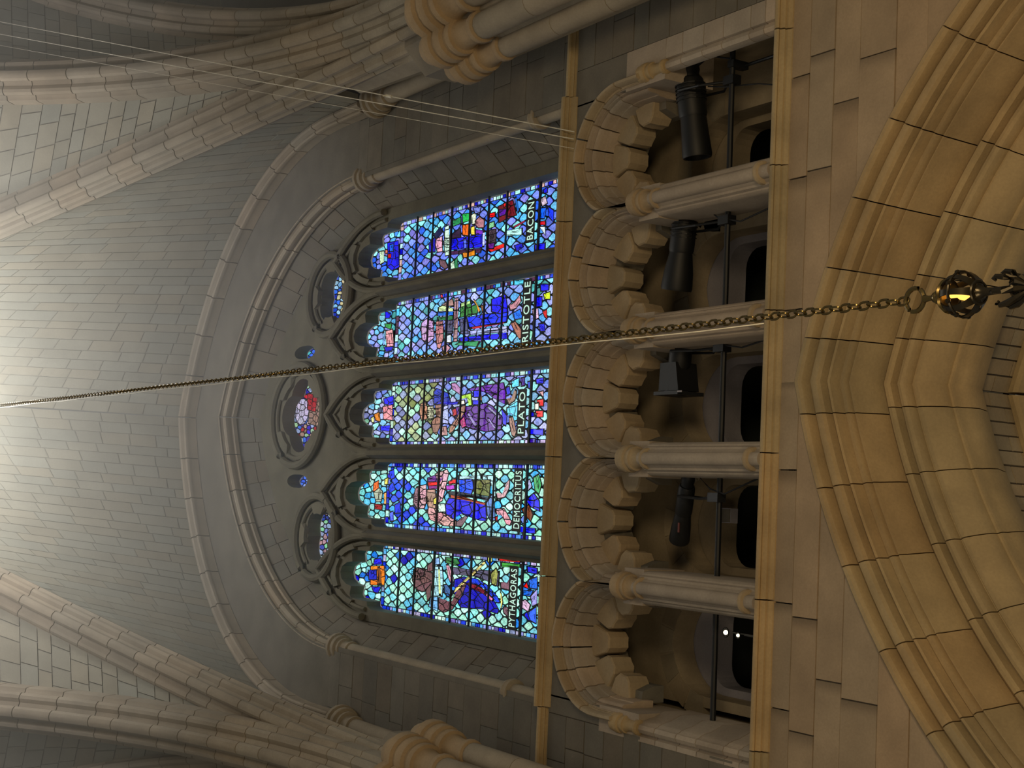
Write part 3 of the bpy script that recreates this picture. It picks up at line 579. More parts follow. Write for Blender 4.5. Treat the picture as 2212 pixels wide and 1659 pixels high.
FIG=["6d5052:18,397,22,383,20,363,21,355,17,338,7,335,-7,338,-14,366,-11,386,1,399;6d5052:27,354,34,338,20,336,18,352;6d5052:-10,354,1,339,-19,338,-27,348;b8e6ee:27,335,28,306,9,302,-16,302,-19,334;cfe2a0:26,319,26,314,-15,306,-15,313;93b8e8:39,335,41,317,31,314,29,333;8fc4f0:-20,338,-17,315,-39,312,-34,342;4a6a9a:2,299,3,290,-8,271,-12,273,-10,295;54506a:30,278,29,219,33,143,11,143,14,161,21,204,19,270;1a10a8:12,267,18,238,7,194,-5,160,-22,138,-27,143,-24,185,-27,245,-20,255,-5,236,1,269;3a52d8:18,221,17,201,11,175,-2,146,-11,136,-12,145,5,180,12,220;7a1c30:10,229,9,206,3,180,-7,153,-11,158,-2,185,4,222;f090c0:0,175,-8,154,-11,158,-4,176;6d4a50:-18,312,-21,272,-10,263,6,251,11,240,8,231,-11,244,-32,268,-39,295,-35,310;c898a8:32,294,33,285,15,270,1,271,11,283;3a7a48:43,296,43,261,36,252,33,266,35,295;e8d890:-9,267,-1,263,44,184,42,178,-5,259;e8f090:54,169,50,163,45,162,41,168,44,174,50,174;c01018:54,146,54,85,48,86,47,145;3c8a3a:45,138,46,86,41,86,39,137;98a060:28,163,37,149,30,144,11,147,13,159;785860:18,137,18,119,33,104,30,99,8,113,9,134;785860:-16,126,-15,116,-23,101,-30,109,-24,123;e8e090:6,136,3,132,-9,127,-20,130,-20,133,-9,132;1818c8:44,69,43,43,35,42,36,67;2068d0:26,63,32,42,15,40,15,59;2068d0:10,76,13,49,4,56,4,75;f01820:16,75,23,67,14,62;d8b8d0:-5,83,-1,68,-7,55,-17,59,-12,80;a8a0e8:4,56,16,40,-5,39,-9,50;5070e0:-18,61,-8,40,-31,38,-28,53",
"d8b0b8:2,408,15,400,19,371,-6,366,-18,373,-19,399,-9,410;8a6a78:2,409,14,403,14,396,-19,396,-12,408;a8887c:11,368,12,340,-5,337,-19,337,-22,358,-6,366;d0a0a0:-15,359,-17,339,-23,313,-33,271,-41,269,-42,308,-34,353,-24,361;806870:-34,271,-24,244,-26,238,-41,255,-41,272;6a3a90:29,366,35,336,30,314,24,312,22,365;f01828:22,367,24,323,19,325,17,364;78307c:17,364,18,327,13,329,12,361;d8ecdc:-10,331,-9,308,-21,303,-22,326;e8e070:-3,344,1,334,-11,333,-11,342;3060e8:28,270,29,229,16,225,7,230,9,265;c8f0f4:33,270,35,204,30,203,28,270;c0ecf4:35,201,35,165,5,162,5,171,25,175,26,200;687040:28,225,29,178,5,178,8,218;1c2434:10,298,10,265,4,180,-2,182,1,206,5,295;1a22d0:-10,304,0,295,-3,206,-8,187,-30,183,-30,203,-25,235,-22,256,-31,279,-24,301;a85038:5,294,3,258,-5,182,-8,185,-1,258,1,293;6a88c0:-5,186,11,168,-6,163,-27,158,-31,170,-21,181;d8b0b8:35,341,43,304,37,298,22,304,-4,313,-9,327,1,330,23,322,30,315,29,336;e81840:25,298,29,276,22,272,20,296;b858d0:18,306,20,279,14,277,11,303;b898a0:11,160,9,143,27,131,31,124,18,125,5,135,2,156;e0a0b0:-12,159,-11,135,-28,114,-34,118,-32,129,-21,140,-20,155;b01830:-24,159,-21,151,-31,152;40a060:34,63,39,50,25,42,11,47,16,58;c0c0e0:25,84,32,72,21,65,15,76;2040e0:2,79,13,60,3,46,-12,42,-6,66;70402c:-10,89,-3,71,-17,59,-26,64,-18,80;8098e8:-24,91,-16,80,-27,71,-30,84;2848f0:-34,92,-35,51,-42,50,-42,91;4050e0:38,491,41,474,28,469,25,482;4058e8:13,491,21,475,9,465,3,483;3848d8:-15,464,-10,447,-27,440,-29,462;6878f0:-28,480,-25,468,-41,464,-42,478",
"2c3aa0:31,362,36,353,27,316,13,307,12,360;1820c0:15,346,13,281,9,284,11,359;583088:4,305,6,284,5,242,9,204,4,185,-13,155,-30,158,-33,198,-28,239,-24,266,-16,285;6838a0:32,254,35,205,37,157,23,150,5,149,17,186,25,204,28,250;b04878:-16,277,-9,264,-24,256,-27,268;a82838:2,301,4,290,-7,285,-9,297;8884a8:4,201,5,196,-12,160,-16,163;8c88b8:-5,256,-3,251,-24,223,-26,230;9890c0:-13,197,-13,192,-30,168,-30,174;c4c8f4:7,327,9,313,-20,309,-18,329;b08068:13,401,16,385,6,376,-11,376,-13,395,0,403;b8b4a0:9,377,9,358,-10,354,-13,368,-6,377;8c6a5c:10,354,11,332,-1,331,-20,333,-36,343,-32,355,-16,362,-7,348;b08a8c:-24,333,-23,314,-37,309,-37,331;9a7060:-35,305,-26,305,-10,282,6,272,8,259,-3,261,-21,280,-32,294;b890b8:42,306,42,293,30,271,23,276,27,286,33,302;b0d860:22,275,25,244,6,240,6,250,19,255,17,273;f0f8e0:14,279,15,263,9,260,8,275;0c0cf0:28,238,28,219,18,220,18,236;0c0cf0:14,240,13,216,7,216,7,237;c88030:15,223,24,215,12,211;2838d0:0,156,-11,140,-26,141,-23,150;78d8f0:37,133,42,112,30,111,28,130;78d0f0:0,141,9,112,-25,109,-20,118,-8,127,-9,140;947468:13,145,14,129,26,122,23,116,10,120,4,136;947468:-13,134,-12,123,-35,112,-42,116,-39,124,-26,130;3040c8:29,146,31,136,20,132,17,141;401880:41,107,42,97,30,95,29,106;e03038:9,63,10,46,0,45,0,60;d83038:-6,65,-6,45,-15,45,-15,61;e0a8a8:20,59,21,47,12,46;f0f4e8:4,67,5,57,-5,56,-5,66;1c30e8:-31,84,-31,41,-40,41,-38,80;3c1c90:-44,77,-44,61,-50,61,-50,76;2020e0:38,67,39,47,31,46,31,65;1818b0:-7,80,-8,66,-14,66,-14,77;3858d8:35,87,36,78,26,76,25,84",
"d0e8a8:31,362,33,348,25,312,21,313,25,361;3068c0:24,364,20,311,15,311,18,364;347848:16,362,14,312,8,312,11,360;50506c:7,336,8,312,-13,311,-12,332;e4ecf4:-15,335,-14,316,-27,314,-26,331;a88880:34,351,41,316,30,311,30,330;3c7c40:27,291,31,260,10,256,10,291;c8f0a0:31,292,33,261,29,260,25,290;3c7c40:24,257,26,242,12,238,11,254;d8a050:34,254,34,250,14,229,11,235,24,242;7a5034:23,230,23,216,12,226;54587c:7,292,7,269,-17,262,-15,286;4450e8:8,270,9,226,8,198,7,153,-7,154,-7,196,-8,260;1008f0:29,200,33,161,7,152,6,175,11,198;b0203c:-8,258,-7,155,-9,155,-11,256;b8c0ec:-13,259,-13,152,-22,150,-20,256;1414e4:-21,290,-23,151,-32,149,-27,285;3c8858:-31,299,-27,282,-30,227,-38,233,-35,266;c8a4d0:10,410,16,393,10,371,-16,366,-23,385,-17,404,0,411;c08484:9,363,8,340,-18,336,-35,345,-32,355,-13,360;c8a0a8:-32,339,-29,324,-35,312,-42,323,-38,336;a8848c:40,308,40,295,-27,292,-26,305;c09098:16,149,19,133,29,120,19,116,10,129,8,145;a07060:-10,142,-8,130,-21,113,-34,109,-35,117,-20,132;4880f0:4,137,8,118,-6,109,-6,131;70d0e8:51,138,49,109,42,108,44,138;e0f060:24,59,26,42,15,41,16,55;2838d8:21,81,21,62,7,61,7,77;d8c0d8:5,86,6,71,-9,67,-11,80;c83030:0,59,2,48,-12,46,-8,53;3038e0:39,68,36,45,28,45,28,65;a0e0d0:-23,90,-26,79,-40,85,-37,90;3840d8:-17,67,-17,52,-29,49,-28,61;e05060:50,350,49,343,44,341,44,347",
"181c40:17,389,28,369,18,360,9,379;1c18a8:5,403,13,383,-11,380,-9,401;e0a8bc:9,380,12,360,-13,356,-12,374,0,381;d0ecd8:25,353,27,340,-21,332,-21,348,0,353;6c5058:-24,367,-28,347,-40,336,-42,346,-34,362;34704c:-35,323,-27,309,-45,304,-48,323;d4e8d0:-34,329,-31,319,-44,314,-49,325;348050:32,331,34,303,24,302,22,327;3cb058:38,300,36,273,25,271,24,297;e8eed0:33,272,36,258,17,257,17,268;d87038:21,298,20,278,1,276,5,295;f0dc70:14,271,15,260,0,258,2,269;7040a8:9,257,3,229,-2,231,1,256;302038:9,329,17,302,2,299,4,329;1818d8:3,332,-1,234,-21,232,-14,330;6070d0:-1,291,-2,282,-18,280,-18,288;c0d0f8:2,234,2,227,-21,227,-21,233;402040:-16,330,-22,235,-29,237,-22,326;d89048:-23,292,-23,253,-31,252,-31,288;40343c:2,224,1,195,-21,193,-20,219;d83820:27,221,27,200,20,199,21,220;681824:34,193,38,152,14,140,12,166,9,188;e04040:36,178,37,171,31,170,30,176;582890:29,189,27,166,19,171,18,188;80b890:13,220,13,201,5,198,4,215;d84028:-26,219,-26,201,-23,167,-29,167,-32,206;5c2c80:-18,216,-19,196,-28,198,-26,212;b4ece4:-5,167,-7,122,-17,121,-13,165;8c2840:-2,148,4,113,1,113,-5,145;b08088:21,255,26,243,19,228,7,228,9,245,15,254;1c60b0:40,146,41,141,18,131,16,136;2030c0:-30,140,-29,119,-35,116,-40,134;8090d8:42,263,41,239,32,241,32,256;d0b8c8:28,77,31,64,19,58,16,71;2070f0:15,79,14,60,-2,64,0,77;2050e8:15,57,7,41,-10,40,-1,52;c82840:-4,78,-5,61,-11,59,-9,76;d8e4f0:-11,76,-13,60,-26,59;1420e0:-36,85,-36,58,-46,58,-44,84;2030d8:39,70,42,59,34,58,34,67"]
FOIL=["d88028:14,538,18,489,-1,484,-13,486,-16,536;7a4818:14,511,15,504,-12,494,-13,506;2038b0:7,544,10,514,-6,512,-8,541;1c28d8:26,525,29,502,20,494,17,526;1c28d8:-18,529,-16,495,-27,505,-26,521",
"e87850:18,542,23,524,6,522,4,543;a8b0a0:3,540,11,521,5,508,-11,510,-12,531;8c2424:-16,534,-16,505,-25,507,-24,533;e8e080:25,503,28,490,17,490,16,502;d8a868:3,503,5,494,-16,493,-16,500",
"1028f0:25,522,29,487,11,485,16,518;1c40f0:-20,529,-19,492,-29,494,-27,527;f0a0a8:12,523,14,488,-11,486,-9,518;c07820:0,553,4,534,-13,528,-10,547;d8e0a0:-6,564,-3,553,-13,550,-14,559;404870:10,539,10,524,2,525,3,538",
"2014d8:39,534,34,514,26,516,27,533;e8a8b0:5,529,7,503,-21,496,-21,522;3c9850:18,533,16,507,7,510,12,530;1c18c0:-21,532,-22,497,-30,503,-28,524;90b8f0:2,539,5,532,-18,526,-19,534",
"2020d8:22,539,21,499,-23,490,-27,515,-18,534;3070e8:18,529,18,516,5,515,6,528;f02828:3,533,2,523,-5,522,-4,533;c8e0c0:11,566,10,548,-10,546,-12,560;d87868:11,544,10,535,4,534,4,543"]
# ================================================================== stained glass and tracery
GY = 11.04
CX = [XC - 2.624, XC - 1.312, XC, XC + 1.312, XC + 2.624]
HW = .515; ZS = 22.99
def head_outline(cx):                            # glass outline above the shoulders, left to right
    P = [(-.515, 22.85), (-.47, 22.99), (-.40, 23.0), (-.395, 23.3), (-.385, 23.58), (-.33, 23.64), (-.20, 23.60), (-.175, 23.80), (-.10, 23.98), (0, 24.03)]
    R = P + [(-x, z) for x, z in reversed(P[:-1])]
    return [(cx + x, z) for x, z in R]
PB, PF = 11.02, 10.78
def plate(name, outer, holes, mat, parent):
    polys = [[Vector((x, 0, z)) for x, z in outer]] + [[Vector((x, 0, z)) for x, z in h] for h in holes]
    tris = tessellate_polygon(polys)
    flat = [p for pl in polys for p in pl]; n = len(flat)
    V = [(p.x, PF, p.z) for p in flat] + [(p.x, PB, p.z) for p in flat]
    F = [tuple(t) for t in tris] + [tuple(i + n for i in reversed(t)) for t in tris]
    k = 0
    for pl in polys:
        for i in range(len(pl)):
            a, b = k + i, k + (i + 1) % len(pl); F.append((a, b, b + n, a + n))
        k += len(pl)
    return obj(name, V, F, mat, parent)
def lobed(cx, cz, rx, rz, lobes, dep=.16, n=40, ph=0.0):
    o = []
    for i in range(n):
        a = 2 * PI * i / n; k = 1 - dep * (1 - abs(math.cos(lobes / 2 * (a + ph)))) * 1.6
        o.append((cx + rx * k * math.sin(a), cz + rz * k * math.cos(a)))
    return o
HOLES = [lobed(XC + .02, 26.0, .66, .84, 4, .14), lobed(XC - 2.09, 24.93, .50, .60, 4, .14, ph=PI / 4), lobed(XC + 2.09, 24.93, .50, .60, 4, .14, ph=PI / 4),
         lobed(XC - 1.15, 26.0, .14, .44, 2, .1, 20), lobed(XC + 1.15, 26.0, .14, .44, 2, .1, 20)]
trac = thing('trim_3', 'dark cusped stone tracery with mullions holding the five stained glass lights', 'tracery', (XC, 10.9, 18), kind='structure')
WT = Arch(XC, 22.9, 3.33, 27.9)
outer = [(XC - 3.33, 17.4)] + [WT.pt(-1 + 2 * i / 40) for i in range(41)] + [(XC + 3.33, 17.4)]
for cx in reversed(CX):
    outer += [(cx + HW, 17.4)] + list(reversed(head_outline(cx))) + [(cx - HW, 17.4)]
plate('tracery_plate', outer, HOLES, TRAC, trac)
for i in range(4):                               # mullions with a round nose
    mx = (CX[i] + CX[i + 1]) / 2
    half = [(0, 10.60), (.035, 10.61), (.055, 10.64), (.06, 10.68), (.075, 10.70), (.09, 10.77), (.09, 10.80)]
    V, F = vert_prism(half, 17.4, 23.0, mx); obj('mullion', V, F, TRAC, trac, sm=True, tint=tnt(.05))
def ring(pts, y, r, name, mat=TRAC):
    V, F = tube([(x, y, z) for x, z in pts], r, 8, True); obj(name, V, F, mat, trac, sm=True)
for k, cx in enumerate(CX):                      # arch moulding and cusp blocks over each light
    LA = Arch(cx, 23.0, .64, 24.75)
    V, F = tube([(LA.pt(-1 + i / 12)[0], 10.70, LA.pt(-1 + i / 12)[1]) for i in range(25)], .06, 8); obj('light_arch', V, F, TRAC, trac, sm=True)
    V, F = tube([(LA.pt(-1 + i / 12, .12)[0], 10.755, LA.pt(-1 + i / 12, .12)[1]) for i in range(25)], .035, 6); obj('light_arch', V, F, TRAC, trac, sm=True)
    for a0, a1 in ((-75, -38), (-30, 30), (38, 75)):
        rr = []
        for y, s in ((10.80, 1), (10.72, .9)):
            pts = []
            for f in (0, .33, .66, 1):
                a = math.radians(a0 + (a1 - a0) * f); pts.append((cx + .56 * s * math.sin(a), y, 23.25 + 1.15 * s * math.cos(a)))
            for f in (1, .66, .33, 0):
                a = math.radians(a0 + (a1 - a0) * f); pts.append((cx + .43 * math.sin(a), y, 23.2 + .9 * math.cos(a)))
            rr.append(pts)
        V, F = loft(rr); obj('cusp_stone', V, F, TRAC, trac, tint=tnt(.1))
for hx, hz, rx, rz in ((XC + .02, 26.0, .9, 1.1), (XC - 2.09, 24.93, .70, .82), (XC + 2.09, 24.93, .70, .82)):
    ring([(hx + rx * math.sin(2 * PI * i / 40), hz + rz * math.cos(2 * PI * i / 40)) for i in range(40)], 10.70, .07, 'oculus_ring')
    ring([(hx + (rx - .13) * math.sin(2 * PI * i / 40), hz + (rz - .13) * math.cos(2 * PI * i / 40)) for i in range(40)], 10.75, .04, 'oculus_ring')
    for j in range(4):
        a0 = 45 + 90 * j if rx > .8 else 90 * j
        rr = []
        for y, s in ((10.80, 1), (10.71, .85)):
            pts = []
            for f in (-26 * s, -9, 9, 26 * s):
                a = math.radians(a0 + f); pts.append((hx + (rx - .12) * math.sin(a), y, hz + (rz - .12) * math.cos(a)))
            for f in (16, 5, -5, -16):
                a = math.radians(a0 + f); pts.append((hx + (rx - .3) * math.sin(a), y, hz + (rz - .32) * math.cos(a)))
            rr.append(pts)
        V, F = loft(rr); obj('cusp_stone', V, F, TRAC, trac, tint=tnt(.1))

# ---- panes: Voronoi cells of leaded glass, clipped to the drawn figure
KZ = .5                                          # panes are drawn tall, as in the window
def clip(poly, nx, nz, c):
    out = []
    for i in range(len(poly)):
        p, q = poly[i - 1], poly[i]; dp, dq = nx * p[0] + nz * p[1] - c, nx * q[0] + nz * q[1] - c
        if (dp <= 0) != (dq <= 0):
            k = dp / (dp - dq); out.append((p[0] + (q[0] - p[0]) * k, p[1] + (q[1] - p[1]) * k))
        if dq <= 0: out.append(q)
    return out
def cells(S, bb):
    S = np.array(S); res = []
    for i, s in enumerate(S):
        d = ((S - s) ** 2).sum(1); idx = np.argsort(d)[1:19]
        P = [(bb[0], bb[1]), (bb[2], bb[1]), (bb[2], bb[3]), (bb[0], bb[3])]
        for j in idx:
            n = S[j] - s; mid = (S[j] + s) / 2
            P = clip(P, n[0], n[1], n @ mid)
            if len(P) < 3: break
        res.append(P)
    return res
def clip_poly(sub, cell):                        # any polygon against a convex cell
    a = sum(cell[i - 1][0] * cell[i][1] - cell[i][0] * cell[i - 1][1] for i in range(len(cell)))
    P = sub
    for i in range(len(cell)):
        p, q = cell[i - 1], cell[i]
        if abs(p[0] - q[0]) + abs(p[1] - q[1]) < 1e-6: continue
        nx, nz = (q[1] - p[1], -(q[0] - p[0])) if a > 0 else (-(q[1] - p[1]), q[0] - p[0])
        P = clip(P, nx, nz, nx * p[0] + nz * p[1])
        if len(P) < 3: return []
    return P
def inside(pt, poly):
    x, z = pt; r = False
    for i in range(len(poly)):
        (x0, z0), (x1, z1) = poly[i - 1], poly[i]
        if (z0 > z) != (z1 > z) and x < (x1 - x0) * (z - z0) / (z1 - z0) + x0: r = not r
    return r
def parea(P): return abs(sum(P[i - 1][0] * P[i][1] - P[i][0] * P[i - 1][1] for i in range(len(P)))) / 2
def cen(P): return (sum(p[0] for p in P) / len(P), sum(p[1] for p in P) / len(P))
def shrink(P, d):
    c = cen(P); r = math.sqrt(parea(P) / PI); k = max(.55, 1 - d / max(r, 1e-4))
    return [(c[0] + (p[0] - c[0]) * k, c[1] + (p[1] - c[1]) * k) for p in P]
def rounded(P):                                  # soften the corners once
    o = []
    for i in range(len(P)):
        p, q = P[i], P[(i + 1) % len(P)]
        o += [(p[0] * .8 + q[0] * .2, p[1] * .8 + q[1] * .2), (p[0] * .2 + q[0] * .8, p[1] * .2 + q[1] * .8)]
    return o
def seeds(x0, x1, z0, z1, s, jit=.38, row=.87):
    o = []; nz = max(1, round((z1 - z0) / (s * row))); nx = max(1, round((x1 - x0) / s))
    for i in range(nz):
        for j in range(nx + 1):
            o.append((x0 + (j + (.5 if i % 2 else 0)) * (x1 - x0) / nx + random.uniform(-jit, jit) * s, z0 + (i + .5) * (z1 - z0) / nz + random.uniform(-jit, jit) * s))
    return o
def jcol(c, v=.16):
    k = (1 + random.uniform(-v, v * .6)) * .92; g = sum(c) / 3; c = [max(0, g + (a - g) * 1.22) for a in c]; return [max(.002, min(1.0, a * k * (1 + random.uniform(-.07, .07)))) for a in c]
def pane_mesh(P, y):                             # P in metric (x, z*KZ)
    n = len(P); F = [tuple(range(n - 1, -1, -1))]
    fr = [(x, y, z / KZ) for x, z in P]; bk = [(x, y + .004, z / KZ) for x, z in P]
    return fr + bk, F + [(i, (i + 1) % n, (i + 1) % n + n, i + n) for i in range(n)]
def glaze(parent, outline, figs, pal, spacing, z_seed=None, border=True, bars=(), limit=300):
    """outline: list of outlines (x,z); figs: (colour, polygon) later ones lie on top."""
    M = lambda poly: [(x, z * KZ) for x, z in poly]
    figs = [(c, M(p)) for c, p in figs]
    panes = []                                   # (area, polygon, y, colour)
    lead = MB()
    for oi, ol in enumerate(outline):
        O = M(ol); x0, x1 = min(p[0] for p in O), max(p[0] for p in O); z0, z1 = min(p[1] for p in O), max(p[1] for p in O)
        lead.add([(x, GY + .012, z / KZ) for x, z in O], [tuple(range(len(O)))])
        bw = .062 if border and oi == 0 else 0
        inner = [(x0 + bw, z0), (x1 - bw, z0), (x1 - bw, z1 - bw * .8), (x0 + bw, z1 - bw * .8)] if bw else O
        if bw:                                   # border strips of small panes
            for xa, xb in ((x0, x0 + bw), (x1 - bw, x1)):
                z = z0
                while z < z1:
                    h = random.choice([.03, .045, .06, .075]); q = [(xa, z), (xb, z), (xb, min(z1, z + h)), (xa, min(z1, z + h))]
                    col = random.choice(pal['border']); panes.append((0, shrink(q, .009), GY, jcol(col, .3))); z += h
            x = x0 + bw
            while x < x1 - bw - .02:
                w = random.uniform(.07, .14); q = [(x, z1 - bw * .8), (min(x + w, x1 - bw), z1 - bw * .8), (min(x + w, x1 - bw), z1), (x, z1)]
                panes.append((0, shrink(q, .008), GY, jcol(random.choice(pal['border']), .3))); x += w
        for P in cells(seeds(x0, x1, z0, z1, spacing * 1.38, .1, .55) if bw else seeds(x0, x1, z0, z1, spacing), (x0 - .05, z0 - .05, x1 + .05, z1 + .05)):
            if len(P) < 3: continue
            P = clip_poly(inner if not bw else P, P if not bw else inner) if not bw else clip_poly(P, inner)
            if len(P) < 3 or parea(P) < 2e-4: continue
            c = cen(P)
            if any(all(inside(v, f) for v in P) for _, f in figs): continue
            pr = (c[1] - z0) / (z1 - z0)
            col = random.choice(pal['top'] if pr > .72 and 'top' in pal else pal['bg'])
            panes.append((parea(P), rounded(shrink(P, .0115)), GY, jcol(col, .34)))
    for k, (col, f) in enumerate(figs):
        y = GY - .0012 * (k + 1)
        c = cen(f)
        big = []
        for p in f:                              # lead outline just behind the region
            dx, dz = p[0] - c[0], p[1] - c[1]; L = math.hypot(dx, dz) + 1e-6; big.append((p[0] + dx / L * .011, p[1] + dz / L * .011))
        lead.add([(x, y + .0007, z / KZ) for x, z in big], [tuple(range(len(big)))])
        x0, x1 = min(p[0] for p in f), max(p[0] for p in f); z0, z1 = min(p[1] for p in f), max(p[1] for p in f)
        S = seeds(x0, x1, z0, z1, spacing * 1.25, .3) if parea(f) > .022 else [c, (c[0] + 9, c[1])]
        for P in cells(S, (x0 - .02, z0 - .02, x1 + .02, z1 + .02)):
            if len(P) < 3: continue
            q = clip_poly(f, P)
            if len(q) < 3 or parea(q) < 1.2e-4: continue
            cq = cen(q)
            if any(all(inside(v, g) for v in q) for _, g in figs[k + 1:]): continue
            panes.append((parea(q) * 1.6, shrink(q, .008), y, jcol(lin(col), .16)))
    panes.sort(key=lambda p: -p[0])
    rest = MB(); rc = []
    for i, (a, P, y, col) in enumerate(panes):
        V, F = pane_mesh(P, y)
        if i < limit: obj('pane', V, F, GLASS, parent, tint=col)
        else: rest.add(V, F); rc += [col] * len(F)
    if rest.V:
        o = obj('small_panes', rest.V, rest.F, GLASSF, parent, kind='stuff')
        at = o.data.attributes.new('tint', 'FLOAT_COLOR', 'FACE')
        at.data.foreach_set('color', [v for c in rc for v in (*c, 1)])
    obj('lead_came', lead.V, lead.F, LEAD, parent)
    st = MB(); fy = GY - .0012 * (len(figs) + 2)
    for k, (col, f) in enumerate(figs):          # painted fold lines
        A_ = parea(f)
        if A_ < .006: continue
        c = np.array(cen(f)); D = np.array(f) - c
        w_, v_ = np.linalg.eigh(D.T @ D); ax = v_[:, 1]; sd = v_[:, 0]; Ln = np.sqrt(w_[1] / len(f)) * 1.3; Wd = np.sqrt(w_[0] / len(f)) * 1.25
        for q in range(int(min(7, 2 + A_ / .006))):
            o_ = random.uniform(-1, 1) * Wd; b_ = random.uniform(-.35, .35) * Wd; s0 = random.uniform(-1, .1); s1 = s0 + random.uniform(.5, 1.0)
            pts = [c + ax * Ln * (s0 + (s1 - s0) * i / 5) + sd * (o_ + b_ * math.sin(PI * i / 5)) for i in range(6)]
            pts = [p for p in pts if inside(p, f) and not any(inside(p, g) for _, g in figs[k + 1:])]
            if len(pts) >= 3:
                V, F = tube([(p[0], fy, p[1] / KZ) for p in pts], [.002] + [.0042] * (len(pts) - 2) + [.002], 4); st.add(V, F)
    if st.V: obj('painted_lines', st.V, st.F, LEAD, parent)
    for z, w in bars:
        x0, x1 = min(p[0] for p in outline[0]), max(p[0] for p in outline[0])
        V, F = box(x0, x1, GY - .075, GY - .05, z - w, z + w); obj('saddle_bar', V, F, LEAD, parent)
H = lambda *a: [lin(c) for c in a]
AQ = ('a8e8dc', 'b8f0e0', '98dcd8', 'c4f4e4', '8cd4dc', 'a0e0c8', '78c4e4')
BORD = H('b8c0dc', '8890c8', '3848c0', 'c8e4e0', '70b0e0', '9098c0', '2c2ca8', 'd0f0e0', 'b0a8c8', '60588c')
PAL = [dict(bg=H(*AQ, *AQ, '4a80d8', '302cb0'), border=BORD), dict(bg=H(*AQ, '60b4e8', '88d8e0'), top=H('90dcd8', '60b0e8', '4858e0', 'b0ece0', '70c8e0', '5068e0'), border=H('2c34b8', '4858d0', 'a8dce0', 'c8f0e8', '8088d8', '6090e0', '2428a0')),
       dict(bg=H('9098d0', 'a0d8e0', 'b8c0e8', '88b8e0', '7888d0', 'a8e4e4'), top=H('a8b890', '7c8858', 'c0ecd8', 'a8b0d0', '98c8b0', '8890c0'), border=H('8c90c8', 'a8e0e8', '3c48c8', 'b8a8d0', '88c8e8', 'c8e8d8', '403c90')),
       dict(bg=H('8898f0', '90a8f0', '88c8f0', 'a0a8f0', '70b0e8', '98d8e8', 'b0b4f0', '60a8a8'), border=H('90a0e8', '70c4e8', 'c0e4e4', '7070c0', 'a8a0d8', '503048', '4858d0')),
       dict(bg=H('7888f0', '68a0f0', '88d0f0', '8898f0', 'a0ecec', '5070e0', '70b8f0', '9090e0'), border=H('a0a8f0', 'c0e8f0', '6878e0', '2830b0', 'b8ece0', 'd0b0a8', '8890e0'))]
def parse(s, cx):
    out = []
    for it in s.split(';'):
        c, q = it.split(':'); v = [int(a) for a in q.split(',')]
        out.append((c, [(cx + v[i] / 100, 18 + v[i + 1] / 100) for i in range(0, len(v), 2)]))
    return out
WL = ['pale aqua glass: robed figure in deep blue with a long yellow staff', 'bare-armed figure in a royal blue robe and red sash on aqua glass', 'bearded bare-chested figure in purple robes on lozenge-patterned glass',
      'curly-haired figure in blue with a green book, half crossed by the hanging chain', 'figure in a dark hat, ruff and red coat on blue lozenge glass']
NAMES = [('PYTHAGORAS', -.405, .386, 'd8f4d0'), ('DEMOCRITUS', -.372, .423, 'c8f0dc'), ('PLATO', -.369, .21, 'c8d0f0'), ('ARISTOTLE', -.55, .444, 'c0d4f0'), ('BACON', -.273, .261, 'd8f0e8')]
BARS = [(22.33, .014), (21.81, .009), (21.22, .018), (20.67, .009), (20.12, .014), (19.61, .009), (18.74, .02)]
def text_mesh(s):
    cu = bpy.data.curves.new('lettering', 'FONT'); cu.body = s; cu.extrude = .01; cu.resolution_u = 3; cu.space_character = 1.12
    o = bpy.data.objects.new('lettering', cu); COL.objects.link(o)
    dg = bpy.context.evaluated_depsgraph_get(); me = bpy.data.meshes.new_from_object(o.evaluated_get(dg))
    V = [v.co.copy() for v in me.vertices]; F = [tuple(p.vertices) for p in me.polygons]
    bpy.data.objects.remove(o); bpy.data.curves.remove(cu); bpy.data.meshes.remove(me)
    return V, F
for k, cx in enumerate(CX):
    w = thing('window_%d' % (k + 1), WL[k], 'stained glass', (cx, GY, 17.6), kind='structure')
    rect = [(cx - HW, 17.9), (cx + HW, 17.9), (cx + HW, 22.92), (cx + HW - .05, 23.02), (cx - HW + .05, 23.02), (cx - HW, 22.92)]
    foil = [p for p in head_outline(cx)[2:-2]]; foil = [(foil[0][0], 23.03)] + foil[1:-1] + [(foil[-1][0], 23.03)]
    glaze(w, [rect, foil], parse(FIG[k], cx) + parse(FOIL[k], cx), PAL[k], .105, bars=BARS)
    name, xa, xb, colr = NAMES[k]
    V, F = box(cx + xa - .04, cx + xb + .04, GY - .054, GY - .051, 18.86, 19.09); obj('name_band', V, F, LEAD, w)
    V, F = text_mesh(name)
    mx = max(v.x for v in V); my = max(v.y for v in V); mn = min(v.x for v in V)
    V = [(cx + xa + (v.x - mn) / (mx - mn) * (xb - xa), GY - .058 - v.z * .2, 18.895 + v.y / my * .148) for v in V]
    obj('lettering', V, F, LETTER, w)
